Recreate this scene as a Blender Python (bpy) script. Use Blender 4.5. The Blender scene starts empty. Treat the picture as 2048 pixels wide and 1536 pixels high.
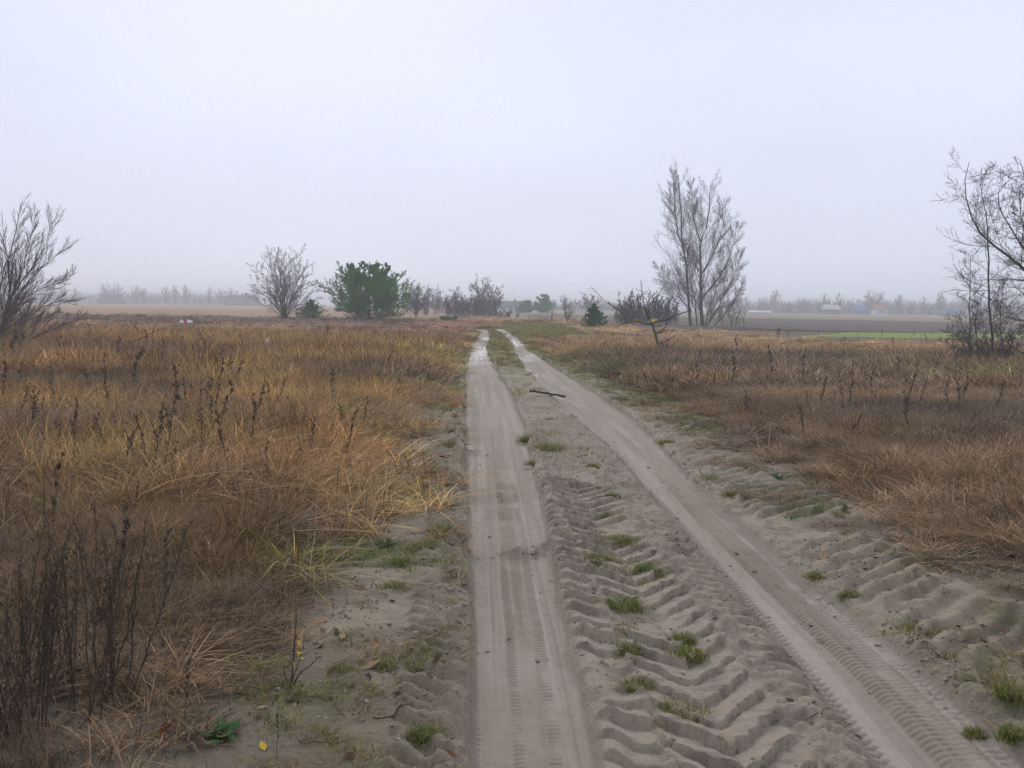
import bpy, math, random
import numpy as np

# ------------------------------------------------------------------ camera / world / sun / exposure
SC = bpy.context.scene
COL = SC.collection
FPX, CX, CY, CAM_H = 1991.0, 1024.0, 768.0, 1.6
PITCH, ROLL = math.atan(156 / FPX), 0.0125
FWD = np.array([0, math.cos(PITCH), -math.sin(PITCH)])
U0 = np.array([0, math.sin(PITCH), math.cos(PITCH)]); R0 = np.array([1.0, 0, 0])
RIGHT = math.cos(ROLL) * R0 + math.sin(ROLL) * U0
UP = -math.sin(ROLL) * R0 + math.cos(ROLL) * U0

cam_d = bpy.data.cameras.new('camera'); cam = bpy.data.objects.new('camera', cam_d); COL.objects.link(cam)
from mathutils import Matrix, Vector, Euler
cam.matrix_world = Matrix(((RIGHT[0], UP[0], -FWD[0], 0), (RIGHT[1], UP[1], -FWD[1], 0), (RIGHT[2], UP[2], -FWD[2], CAM_H), (0, 0, 0, 1)))
cam_d.sensor_width = 36; cam_d.lens = 36 * FPX / 2048
cam_d.clip_start = 0.05; cam_d.clip_end = 6000
SC.camera = cam

SUN_EL, SUN_AZ = math.radians(28), math.radians(-12)      # hidden behind the overcast, ahead and a little left
world = bpy.data.worlds.new('World'); SC.world = world; world.use_nodes = True
wn, wl = world.node_tree.nodes, world.node_tree.links
wn.clear()
wout = wn.new('ShaderNodeOutputWorld'); wbg = wn.new('ShaderNodeBackground'); wbg.inputs['Strength'].default_value = 0.1
sky = wn.new('ShaderNodeTexSky'); sky.sky_type = 'NISHITA'; sky.sun_disc = False
sky.sun_elevation = SUN_EL; sky.sun_rotation = SUN_AZ; sky.dust_density = 0.6; sky.air_density = 1.0
hs = wn.new('ShaderNodeHueSaturation'); hs.inputs['Saturation'].default_value = 0.35
wl.new(sky.outputs[0], hs.inputs['Color'])
wtc = wn.new('ShaderNodeTexCoord'); wsep = wn.new('ShaderNodeSeparateXYZ'); wl.new(wtc.outputs['Generated'], wsep.inputs[0])
wramp = wn.new('ShaderNodeMapRange'); wl.new(wsep.outputs['Z'], wramp.inputs['Value'])
wramp.inputs['From Min'].default_value = 0; wramp.inputs['From Max'].default_value = 1
wramp.inputs['To Min'].default_value = 7.6; wramp.inputs['To Max'].default_value = 10.0
wmap = wn.new('ShaderNodeMapping'); wmap.inputs['Scale'].default_value = (1, 1, 2.6); wl.new(wtc.outputs['Generated'], wmap.inputs[0])
wno = wn.new('ShaderNodeTexNoise'); wno.inputs['Scale'].default_value = 1.7; wno.inputs['Detail'].default_value = 3; wno.inputs['Roughness'].default_value = 0.45
wl.new(wmap.outputs[0], wno.inputs['Vector'])
wnr = wn.new('ShaderNodeMapRange'); wl.new(wno.outputs['Fac'], wnr.inputs['Value'])
wnr.inputs['From Min'].default_value = 0.3; wnr.inputs['From Max'].default_value = 0.7
wnr.inputs['To Min'].default_value = 0.89; wnr.inputs['To Max'].default_value = 1.09
wmul = wn.new('ShaderNodeMath'); wmul.operation = 'MULTIPLY'; wl.new(wramp.outputs[0], wmul.inputs[0]); wl.new(wnr.outputs[0], wmul.inputs[1])
wcl = wn.new('ShaderNodeVectorMath'); wcl.operation = 'SCALE'; wcl.inputs[0].default_value = (0.955, 1.005, 1.215)
wl.new(wmul.outputs[0], wcl.inputs['Scale'])
wmix = wn.new('ShaderNodeMix'); wmix.data_type = 'RGBA'; wmix.inputs['Factor'].default_value = 0.92
wl.new(hs.outputs[0], wmix.inputs['A']); wl.new(wcl.outputs[0], wmix.inputs['B'])
wl.new(wmix.outputs['Result'], wbg.inputs['Color']); wl.new(wbg.outputs[0], wout.inputs['Surface'])

sun_d = bpy.data.lights.new('sun', 'SUN'); sun_d.energy = 1.3; sun_d.angle = math.radians(22); sun_d.color = (1, 0.97, 0.93)
sun = bpy.data.objects.new('sun', sun_d); COL.objects.link(sun)
sdir = Vector((math.sin(SUN_AZ) * math.cos(SUN_EL), math.cos(SUN_AZ) * math.cos(SUN_EL), math.sin(SUN_EL)))
sun.rotation_euler = sdir.to_track_quat('Z', 'Y').to_euler()

SC.view_settings.view_transform = 'Standard'; SC.view_settings.look = 'None'
SC.view_settings.exposure = 0.0; SC.view_settings.gamma = 1.0; SC.view_settings.use_curve_mapping = False
SC.render.engine = 'CYCLES'
SC.cycles.use_denoising = True; SC.cycles.denoiser = 'OPENIMAGEDENOISE'; SC.cycles.denoising_input_passes = 'RGB_ALBEDO_NORMAL'; SC.cycles.denoising_prefilter = 'NONE'
SC.cycles.max_bounces = 4; SC.cycles.diffuse_bounces = 1; SC.cycles.glossy_bounces = 1
SC.cycles.use_adaptive_sampling = True; SC.cycles.adaptive_threshold = 0.03; SC.cycles.adaptive_min_samples = 20
SC.cycles.transmission_bounces = 1; SC.cycles.volume_bounces = 2; SC.cycles.transparent_max_bounces = 8
HAZE_DENSITY = 0.0015

# ------------------------------------------------------------------ projection helpers
def ray(x, y):
    x = np.asarray(x, float); y = np.asarray(y, float)
    return FWD + RIGHT * ((x - CX) / FPX)[..., None] + UP * ((CY - y) / FPX)[..., None]
def gnd(x, y, z=0.0):                # where that line of sight meets level ground
    d = ray(x, y); t = (z - CAM_H) / d[..., 2]
    return d * t[..., None] + np.array([0, 0, CAM_H])
def at(x, y, Y):                     # where it meets the upright plane at distance Y
    d = ray(x, y); t = np.asarray(Y, float) / d[..., 1]
    return d * t[..., None] + np.array([0, 0, CAM_H])

# ------------------------------------------------------------------ numpy noise
def _h(i, j, s):
    n = (i * 374761393 + j * 668265263 + s * 974634777) & 0xffffffff
    n = ((n ^ (n >> 13)) * 1274126177) & 0xffffffff
    return ((n ^ (n >> 16)) & 0xffff) / 65535.0
def vn(x, y, s=0):
    x = np.asarray(x, float); y = np.asarray(y, float)
    xi = np.floor(x).astype(np.int64); yi = np.floor(y).astype(np.int64)
    fx = x - xi; fy = y - yi; fx = fx * fx * (3 - 2 * fx); fy = fy * fy * (3 - 2 * fy)
    a = _h(xi, yi, s); b = _h(xi + 1, yi, s); c = _h(xi, yi + 1, s); d = _h(xi + 1, yi + 1, s)
    return (a * (1 - fx) + b * fx) * (1 - fy) + (c * (1 - fx) + d * fx) * fy
def fbm(x, y, s=0, o=4):
    v = 0; a = 0.5; t = 0
    for k in range(o):
        v = v + a * vn(x * 2 ** k + 17.3 * k, y * 2 ** k - 9.1 * k, s + k); t += a; a *= 0.5
    return v / t
def ss(a, b, x):
    t = np.clip((x - a) / (b - a), 0, 1); return t * t * (3 - 2 * t)

# ------------------------------------------------------------------ track plan, read as lines on the ground
def line(pts, z=0.0):
    p = np.array(pts, float); g = gnd(p[:, 0], p[:, 1], z)
    o = np.argsort(g[:, 1]); X, Y = g[o, 0], g[o, 1]
    k = (X[1] - X[0]) / (Y[1] - Y[0])
    Y = np.concatenate([[-6], Y]); X = np.concatenate([[X[0] + k * (-6 - Y[1])], X])
    k = (X[-1] - X[-2]) / max(Y[-1] - Y[-2], 1)
    Y = np.concatenate([Y, [Y[-1] + 12, Y[-1] + 30]]); X = np.concatenate([X, [X[-1] + 12 * k, X[-1] + 14 * k]])
    YY = np.linspace(-6, Y[-1], 1200); XX = np.interp(YY, Y, X)
    ker = np.ones(9) / 9; XX = np.convolve(np.pad(XX, 4, mode='edge'), ker, 'valid')
    return lambda q: np.interp(q, YY, XX)
LL = line([(945, 1536), (944, 1300), (940, 1100), (935, 1000), (932, 900), (930, 800), (931, 740), (943, 690), (960, 666), (945, 656)], -.045)
LR = line([(1187, 1536), (1140, 1300), (1097, 1100), (1080, 1000), (1064, 930), (1046, 850), (1017, 780), (985, 730), (972, 700), (984, 674), (975, 660)], -.045)
RL = line([(1745, 1536), (1560, 1300), (1405, 1120), (1320, 1020), (1240, 920), (1150, 840), (1084, 780), (1044, 730), (1022, 695), (1008, 672), (990, 662)], -.045)
RR = line([(2040, 1536), (1990, 1490), (1825, 1335), (1691, 1232), (1610, 1170), (1545, 1110), (1440, 1020), (1351, 933), (1310, 884), (1258, 835), (1175, 780), (1105, 735), (1060, 702), (1038, 678), (1015, 664)], -.045)
GL = line([(540, 1536), (585, 1330), (640, 1230), (720, 1130), (800, 1000), (850, 850), (890, 760), (915, 710), (945, 678), (930, 662), (900, 655)])
GR = line([(2330, 1450), (2048, 1180), (1900, 1100), (1700, 1000), (1500, 900), (1350, 815), (1230, 765), (1150, 730), (1090, 700), (1065, 680), (1050, 664)])
VC = line([(1466, 1522), (1392, 1390), (1326, 1274), (1255, 1150), (1165, 1010), (1105, 900), (1072, 820)])
def arc(fn):
    Y = np.linspace(-6, 120, 2500); X = fn(Y)
    s = np.concatenate([[0], np.cumsum(np.hypot(np.diff(X), np.diff(Y)))])
    return lambda q: np.interp(q, Y, s)
ARC_R = arc(lambda q: 0.5 * (RL(q) + RR(q)))

def height(X, Y, full=False):
    X = np.asarray(X, float); Y = np.asarray(Y, float)
    ll, lr, rl, rr, gl, gr, vc = LL(Y), LR(Y), RL(Y), RR(Y), GL(Y), GR(Y), VC(Y)
    road_on = 1 - ss(66, 74, Y)
    far = 1 - ss(45, 80, Y)
    wx = X + 0.05 * (fbm(X * 3, Y * 3, 60, 2) - .5); 
    # broad lie of the land
    z = 0.16 * (fbm(X / 7, Y / 7, 3, 3) - 0.5) * far
    offroad = np.maximum(ss(0.0, 1.6, gl - X), ss(0.0, 1.6, X - gr))
    z = z * (0.25 + 0.75 * offroad) + 0.10 * offroad * far
    z = z + 0.03 * offroad * (fbm(X * 2.2, Y * 2.2, 9, 3) - .5) * far
    # ruts
    edge = 0.04 * (fbm(X * 4, Y * 2.2, 21, 2) - .5) + .22 * ss(10, 28, Y) * (fbm(X * 1.7, Y * .7, 22, 3) - .5)
    def rut(a, b):
        c, w = 0.5 * (a + b), 0.5 * (b - a); e = np.abs(X - c) + edge
        ins = 1 - ss(w - 0.03, w + 0.03, e)
        berm = np.exp(-((e - w - 0.075) / 0.05) ** 2)
        return c, w, ins, berm
    cl, wl_, il, bl = rut(ll, lr); cr, wr_, ir, br = rut(rl, rr)
    z = z + road_on * (-0.055 * np.maximum(il, ir * 0.8) + 0.022 * np.maximum(bl, br) * (0.4 + 1.2 * fbm(X * 5, Y * 5, 31, 2)))
    # slight hollows along each rut, separate wheel passes
    ul, ur = X - cl, X - cr
    z = z - road_on * il * 0.010 * np.exp(-((ul - 0.045) / 0.055) ** 2) - road_on * il * 0.006 * np.exp(-((ul + 0.10) / 0.05) ** 2)
    z = z - road_on * ir * 0.014 * np.exp(-((ur + 0.10) / 0.07) ** 2) + road_on * ir * 0.010 * np.exp(-((ur - 0.02) / 0.04) ** 2)
    # tyre treads pressed into the ruts
    def band(v, lo, hi, e=.008): return ss(lo - e, lo + e, v) * (1 - ss(hi - e, hi + e, v))
    def groove(v, pitch, wid=.38):
        c = np.cos(2 * math.pi * v / pitch); return np.clip((c - (1 - 2 * wid)) / (2 * wid), 0, 1)
    wob = fbm(X * 1.6, Y * 1.6, 401, 2) - .5; chop = ss(.22, .46, fbm(X * 6, Y * 5, 405, 3)); keep = .5 + .5 * ss(.35, .52, fbm(X * .9 + 7, Y * .7, 409, 2))
    tn = road_on * (1 - .85 * ss(8, 18, Y)); vr = ARC_R(Y)
    uc = ul - .033 - .03 * wob; au = np.abs(uc)
    treadL = band(au, .047, .092)
    tl = treadL * groove(Y + .15 * au, .037) * .020 * chop + band(au, -.1, .036) * groove(Y + .7 * au + .006 * vn(Y * 60, X * 60, 411), .027, .45) * .009 * (.4 + .6 * chop) - band(au, .0385, .0445, .003) * .005
    for q in (-.158, -.126, -.093): tl = tl + np.exp(-((ul - q - .012 * wob) / .006) ** 2) * .013 * (.45 + .55 * groove(Y, .024, .6)) * (.4 + .6 * chop)
    tl = tl + np.exp(-((ul - .155 - .02 * wob) / .01) ** 2) * .006 * groove(Y, .05) * chop
    edL = band(X - ll + .012 * (vn(Y * 8, X * 0 + 3, 413) - .5), -.035, .022); tl = tl * keep + edL * groove(Y + .3 * ul, .046, .5) * .014
    uw = ur + .03 * wob; sc_ = np.clip((rr - rl) / .65, .5, 1.2)
    ribs = (band(uw, -.03, .035) + band(uw, .05, .115) + band(uw, .13, .2))
    trd = ribs * groove(vr + .55 * np.abs(uw - .085), .043, .42) * .010 * (.1 + .9 * chop) * keep
    edR = band(X - rl, -.02, .085) * groove(vr - .5 * ur, .058, .42) * .016 * (.35 + .65 * chop) + band(rr - X, .0, .055) * groove(vr + .4 * ur, .05, .45) * .013 * chop
    z = z - tn * (il * tl + np.maximum(ir, .6 * band(X - rl, -.03, .05)) * (trd + edR))
    lines = 0
    for q, dq in ((-.185, .010), (-.06, .006), (.125, .008), (.175, .010), (-.02, .005)):
        lines = lines + il * dq * np.exp(-((ul - q - .035 * (fbm(Y * .35 + q * 9, Y * 0 + q * 40, 431, 2) - .5)) / .009) ** 2) + ir * dq * np.exp(-((ur - q * 1.15 - .04 * (fbm(Y * .3 + q * 7, Y * 0 + q * 30, 433, 2) - .5)) / .010) ** 2)
    z = z - road_on * lines * (.5 + .5 * keep)
    damp = tn * (il * band(au, -.1, .092) + ir * band(uw, -.03, .2) * .7) * (.35 + .65 * chop) * keep
    # loose crumbs lying in the ruts
    z = z + road_on * np.maximum(il, ir) * .012 * np.maximum(0, vn(X * 38, Y * 34, 421) - .82) * 5 * ss(.5, .7, fbm(X * 2.3, Y * 1.7, 425, 2))
    # tractor lugs on the middle ridge
    s = X - vc; a = np.abs(s)
    jit = 0.36 * (fbm(X * 1.3, Y * 1.3, 41, 2) - .5) + 0.14 * (vn(X * 10, Y * 10, 44) - .5) + .22 * (vn(X * 30, Y * 30, 46) - .5)
    near = 1 - ss(12, 23, Y)
    def lug(off, pitch, lo=0.07, seed=50):
        ph = (Y + off) / pitch + jit
        f = ph - np.floor(ph)
        amp = 0.62 + 0.7 * vn(np.floor(ph) * 3.7, s * 3.0 + 7, seed)
        return ss(0.0, lo, f) * np.clip(1 - f, 0, 1) ** .75 * amp
    onm = (1 - np.maximum(il, ir)) * road_on
    zl = ss(-0.235, -0.20, s) * (1 - ss(-0.02, 0.02, s))
    z2 = ss(-0.02, 0.02, s) * (1 - ss(0.24, 0.30, s))
    inner = lug(-1.25 * a, 0.215)
    z1 = ss(-0.50, -0.44, s) * (1 - ss(-0.265, -0.215, s))
    b = np.abs(s + 0.34)
    outer = lug(-4.5 * (b ** 2) - 0.06 + 0.45 * (s + .34), 0.20, 0.09, 52)
    z3 = ss(0.38, 0.44, s) * (1 - ss(-0.04, 0.02, X - rl))
    third = lug(1.9 * (s - 0.4), 0.135, 0.22, 54)
    lugs = 0.049 * inner * np.maximum(zl, z2) + 0.049 * outer * z1 + 0.034 * third * z3
    midm = ss(-0.02, 0.06, X - lr) * (1 - ss(-0.05, 0.02, X - rl))
    z = z + onm * near * midm * lugs * ss(0.14, 0.32, fbm(X * 1.3 + 3, Y * 1.0, 56, 3))
    # clods and trampled sand beside the ruts
    sh_l = np.exp(-np.maximum(0, ll - X - 0.02) / 0.38) * (X < ll + .02); sh_r = np.exp(-np.maximum(0, X - rr) / 0.75) * (X > rr)
    crumbs = np.maximum(sh_l, np.maximum(sh_r * .62, midm * (1 - np.maximum(np.maximum(zl, z1), np.maximum(z2, z3)) * .9))) * (1 - np.maximum(il, ir))
    c1 = np.maximum(0, fbm(X * 9, Y * 7, 71, 3) - .45); c2 = np.maximum(0, vn(X * 24, Y * 20, 75) - .5)
    z = z + road_on * crumbs * (0.17 * c1 + 0.055 * c2 + .035 * np.maximum(0, vn(X * 47, Y * 42, 77) - .55)) * (1 - .5 * ss(15, 40, Y))
    ph = (Y - 1.1 * (X - rr)) / 0.23 + 1.3 * fbm(X * 2, Y * 2, 81, 2); f = ph - np.floor(ph)
    z = z + road_on * near * 0.045 * ss(0, .2, f) * (1 - ss(.4, .8, f)) * ss(.08, .2, X - rr) * (1 - ss(.8, 1.3, X - rr)) * ss(.3, .5, fbm(X * 1.4, Y * 1.4, 83, 2))
    ph = (Y + 0.9 * (X - ll)) / 0.13 + 1.0 * fbm(X * 3, Y * 3, 85, 2); f = ph - np.floor(ph)
    z = z + road_on * near * 0.036 * ss(0, .25, f) * (1 - ss(.4, .8, f)) * ss(-.34, -.28, X - ll) * (1 - ss(-.09, -.03, X - ll)) * ss(.3, .55, fbm(X * 2.4, Y * 1.4, 87, 2))
    # churned ridges thrown across the left rut
    for (px, py, w, hh) in ((1045, 1096, .16, .055), (945, 902, .12, .045), (1090, 1085, .08, .05)):
        g = gnd(px, py); z = z + hh * np.exp(-((X - g[0]) / w) ** 2 - ((Y - g[1] - .1 * (X - g[0])) / .055) ** 2) * (.5 + 1.1 * fbm(X * 16, Y * 16, 91, 3))
    z = z + 0.010 * (fbm(X * 3.1, Y * 3.1, 95, 3) - .5) * (1 - np.maximum(il, ir) * .8)
    if not full: return z
    return z, dict(il=il * road_on, ir=ir * road_on, ul=ul, ur=ur, off=offroad, crumbs=crumbs * road_on, mid=midm * road_on, lug=lugs, gl=gl, gr=gr, damp=damp)

def terr(x, y): return float(height(np.array([x]), np.array([y]))[0])
def spot(px, py):
    g = gnd(px, py); return float(g[0]), float(g[1]), terr(g[0], g[1])

# ------------------------------------------------------------------ object helpers
def tag(o, label=None, cat=None, group=None, kind=None):
    if label: o['label'] = label
    if cat: o['category'] = cat
    if group: o['group'] = group
    if kind: o['kind'] = kind
    return o
def mesh(name, V, F, mat=None, smooth=True):
    me = bpy.data.meshes.new(name); V = np.asarray(V, np.float32)
    Fs = [np.asarray(f, np.int32) for f in (F if isinstance(F, (list, tuple)) else [F]) if len(f)]
    me.vertices.add(len(V)); me.vertices.foreach_set('co', V.ravel())
    tot = np.concatenate([np.full(len(f), f.shape[1], np.int32) for f in Fs])
    idx = np.concatenate([f.ravel() for f in Fs])
    me.loops.add(len(idx)); me.loops.foreach_set('vertex_index', idx)
    me.polygons.add(len(tot)); me.polygons.foreach_set('loop_start', np.concatenate([[0], np.cumsum(tot)[:-1]]).astype(np.int32))
    me.polygons.foreach_set('use_smooth', np.full(len(tot), smooth))
    me.update(calc_edges=True)
    if mat: me.materials.append(mat)
    return me
def link(name, me, parent=None, loc=None, rot=None):
    o = bpy.data.objects.new(name, me); COL.objects.link(o)
    if parent:
        o.parent = parent
        if name in MANY: o['kind'] = 'stuff'
    if loc is not None: o.location = loc
    if rot is not None: o.rotation_euler = rot
    return o
MANY = {'twigs', 'seed_head', 'dry_leaves', 'stems', 'green_blades', 'dry_blades', 'crown', 'branches'}
def obj(name, V, F, mat, parent=None, smooth=True, loc=None): return link(name, mesh(name, V, F, mat, smooth), parent, loc)
def empty(name, loc, label, cat, group=None, rz=0):
    o = bpy.data.objects.new(name, None); COL.objects.link(o); o.location = loc; o.rotation_euler = (0, 0, rz); o.empty_display_size = .2
    return tag(o, label, cat, group)
def fattr(me, name, vals, typ='FLOAT', dom='POINT'):
    a = me.attributes.new(name, typ, dom)
    a.data.foreach_set({'FLOAT': 'value', 'INT': 'value', 'FLOAT_VECTOR': 'vector', 'FLOAT_COLOR': 'color'}[typ], np.asarray(vals, np.int32 if typ == 'INT' else np.float32).ravel())
def joinVF(parts):
    Vs, Fs, n = [], {}, 0
    for V, F in parts:
        for f in (F if isinstance(F, list) else [F]):
            f = np.asarray(f)
            if len(f): Fs.setdefault(f.shape[1], []).append(f + n)
        Vs.append(V); n += len(V)
    return np.concatenate(Vs), [np.concatenate(v) for v in Fs.values()]

# ------------------------------------------------------------------ materials
def newmat(name, col=(.5, .5, .5), rough=.9, spec=.2):
    m = bpy.data.materials.new(name); m.use_nodes = True
    b = m.node_tree.nodes['Principled BSDF']; b.inputs['Base Color'].default_value = (*col, 1)
    b.inputs['Roughness'].default_value = rough; b.inputs['Specular IOR Level'].default_value = spec
    return m
class NT:
    def __init__(s, m): s.n, s.l = m.node_tree.nodes, m.node_tree.links; s.bsdf = m.node_tree.nodes.get('Principled BSDF')
    def m(s, op, a, b=0.0, c=None, clamp=False):
        n = s.n.new('ShaderNodeMath'); n.operation = op; n.use_clamp = clamp
        for i, v in enumerate((a, b, c)):
            if v is None: continue
            if isinstance(v, (int, float)): n.inputs[i].default_value = v
            else: s.l.new(v, n.inputs[i])
        return n.outputs[0]
    def attr(s, name, typ='GEOMETRY'):
        n = s.n.new('ShaderNodeAttribute'); n.attribute_name = name; n.attribute_type = typ; return n
    def noise(s, scale, detail=3, rough=.55, vec=None):
        n = s.n.new('ShaderNodeTexNoise'); n.inputs['Scale'].default_value = scale; n.inputs['Detail'].default_value = detail; n.inputs['Roughness'].default_value = rough
        if vec is None:
            vec = s.n.new('ShaderNodeTexCoord').outputs['Object']
        s.l.new(vec, n.inputs['Vector']); return n.outputs['Fac']
    def mr(s, v, a, b, c, d, smooth=False):
        n = s.n.new('ShaderNodeMapRange'); s.l.new(v, n.inputs['Value'])
        if smooth: n.interpolation_type = 'SMOOTHSTEP'
        for k, x in zip(('From Min', 'From Max', 'To Min', 'To Max'), (a, b, c, d)): n.inputs[k].default_value = x
        return n.outputs['Result']
    def mix(s, f, a, b, mode='MIX'):
        n = s.n.new('ShaderNodeMix'); n.data_type = 'RGBA'; n.blend_type = mode
        for k, v in (('Factor', f), ('A', a), ('B', b)):
            if isinstance(v, (int, float)): n.inputs[k].default_value = v
            elif isinstance(v, tuple): n.inputs[k].default_value = (*v, 1)
            else: s.l.new(v, n.inputs[k])
        return n.outputs['Result']
    def bump(s, h, strength=1.0, dist=1.0, normal=None):
        n = s.n.new('ShaderNodeBump'); n.inputs['Strength'].default_value = strength; n.inputs['Distance'].default_value = dist
        s.l.new(h, n.inputs['Height'])
        if normal is not None: s.l.new(normal, n.inputs['Normal'])
        return n.outputs[0]

def ground_mat(name, tread):
    m = newmat(name); t = NT(m)
    soil = t.attr('soil').outputs['Color']
    n1 = t.noise(14, 5, .65); n2 = t.noise(90, 4, .7)
    c = t.mix(1.0, soil, t.mix(n1, (.74, .74, .74), (1.22, 1.2, 1.16)), 'MULTIPLY')
    c = t.mix(1.0, c, t.mix(n2, (.80, .79, .78), (1.18, 1.18, 1.18)), 'MULTIPLY')
    n4 = t.noise(42, 3, .6); keepc = t.attr('crumb').outputs['Fac']
    speck = t.m('MULTIPLY', t.mr(n4, .62, .70, 0, .5), keepc); c = t.mix(speck, c, (.07, .055, .04))
    h = t.m('ADD', t.m('MULTIPLY', n1, .02), t.m('ADD', t.m('MULTIPLY', n2, .010), t.m('MULTIPLY', t.m('MULTIPLY', n4, keepc), .02)))
    if tread:
        il, ir = t.attr('in_left').outputs['Fac'], t.attr('in_right').outputs['Fac']; ins = t.m('MAXIMUM', il, ir)
        h = t.m('MULTIPLY', h, t.mr(ins, 0, 1, 1, .25))
        c = t.mix(t.m('MULTIPLY', t.attr('damp').outputs['Fac'], .5), c, t.mix(1.0, c, (.80, .72, .63), 'MULTIPLY'))
        wet = t.attr('wet').outputs['Fac']
        t.l.new(t.mr(wet, 0, 1, .92, .55), t.bsdf.inputs['Roughness'])
        t.l.new(t.mr(wet, 0, 1, .12, .4), t.bsdf.inputs['Specular IOR Level'])
        c = t.mix(t.m('MULTIPLY', wet, .5), c, t.mix(1.0, c, (.55, .52, .5), 'MULTIPLY'))
    t.l.new(c, t.bsdf.inputs['Base Color'])
    t.l.new(t.bump(h, 1.0, 1.0), t.bsdf.inputs['Normal'])
    return m
M_GROUND, M_TRACK = ground_mat('soil_and_litter', False), ground_mat('wheel_pressed_sand', True)

def blade_mat(name, instanced=True, tint=None, trans=.22, rough=.75):
    m = newmat(name, rough=rough, spec=.25); t = NT(m)
    rnd = t.attr('blade').outputs['Fac']; hh = t.attr('along').outputs['Fac']
    base = t.attr('tint', 'INSTANCER').outputs['Color'] if instanced else None
    if not instanced:
        n = t.n.new('ShaderNodeRGB'); n.outputs[0].default_value = (*tint, 1); base = n.outputs[0]
    c = t.mix(1.0, base, t.mix(rnd, (.30, .28, .26), (1.5, 1.45, 1.35)), 'MULTIPLY')
    c = t.mix(t.m('MULTIPLY', t.m('GREATER_THAN', t.m('FRACT', t.m('MULTIPLY', rnd, 7.3)), .82), .7), c, t.mix(1.0, c, (1.45, 1.42, 1.3), 'MULTIPLY'))
    t.l.new(c, t.bsdf.inputs['Base Color'])
    tr = t.n.new('ShaderNodeBsdfTranslucent'); t.l.new(c, tr.inputs['Color'])
    mx = t.n.new('ShaderNodeMixShader'); mx.inputs[0].default_value = trans
    out = [n for n in t.n if n.type == 'OUTPUT_MATERIAL'][0]
    t.l.new(t.bsdf.outputs[0], mx.inputs[1]); t.l.new(tr.outputs[0], mx.inputs[2]); t.l.new(mx.outputs[0], out.inputs['Surface'])
    return m
M_GRASS = blade_mat('dry_grass_blades')
def bark(name, a, b, scale=18):
    m = newmat(name, rough=.9); t = NT(m); n = t.noise(scale, 4)
    t.l.new(t.mix(n, a, b), t.bsdf.inputs['Base Color']); return m
M_BARK = bark('grey_brown_bark', (.045, .040, .036), (.12, .11, .10))
M_BARKMOSS = bark('mossy_bark', (.05, .048, .035), (.13, .13, .08), 6)
M_TWIG = bark('twigs', (.075, .062, .055), (.15, .125, .11), 5)
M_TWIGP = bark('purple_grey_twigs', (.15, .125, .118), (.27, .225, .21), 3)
M_BARKL = bark('pale_grey_bark', (.10, .10, .09), (.19, .19, .17), 8)
M_STALK = bark('dead_stalk', (.045, .032, .024), (.13, .095, .068), 25)
M_CLUMP = bark('blackish_dead_stems', (.035, .027, .020), (.105, .078, .055), 25)
M_SEED = bark('dead_seed_head', (.06, .043, .031), (.15, .105, .072), 30)
M_NEEDLE = bark('pine_needles', (.035, .15, .02), (.15, .35, .055), 2.6)
M_NEEDLE2 = bark('bluish_pine_needles', (.025, .12, .04), (.075, .235, .085), 3.5)
M_GREENBLADE = blade_mat('green_tuft_blades', False, (.15, .195, .045), .4, .6)
M_YELLOWLEAF = bark('yellow_leaf', (.42, .26, .03), (.55, .42, .06), 14)
M_ORANGELEAF = bark('orange_leaf', (.30, .10, .02), (.52, .27, .03), 30)
M_REDLEAF = bark('dark_red_leaf', (.12, .028, .018), (.22, .07, .035), 30)
M_ROSETTE = bark('dark_green_leaf', (.028, .07, .022), (.07, .13, .035), 25)

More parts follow.
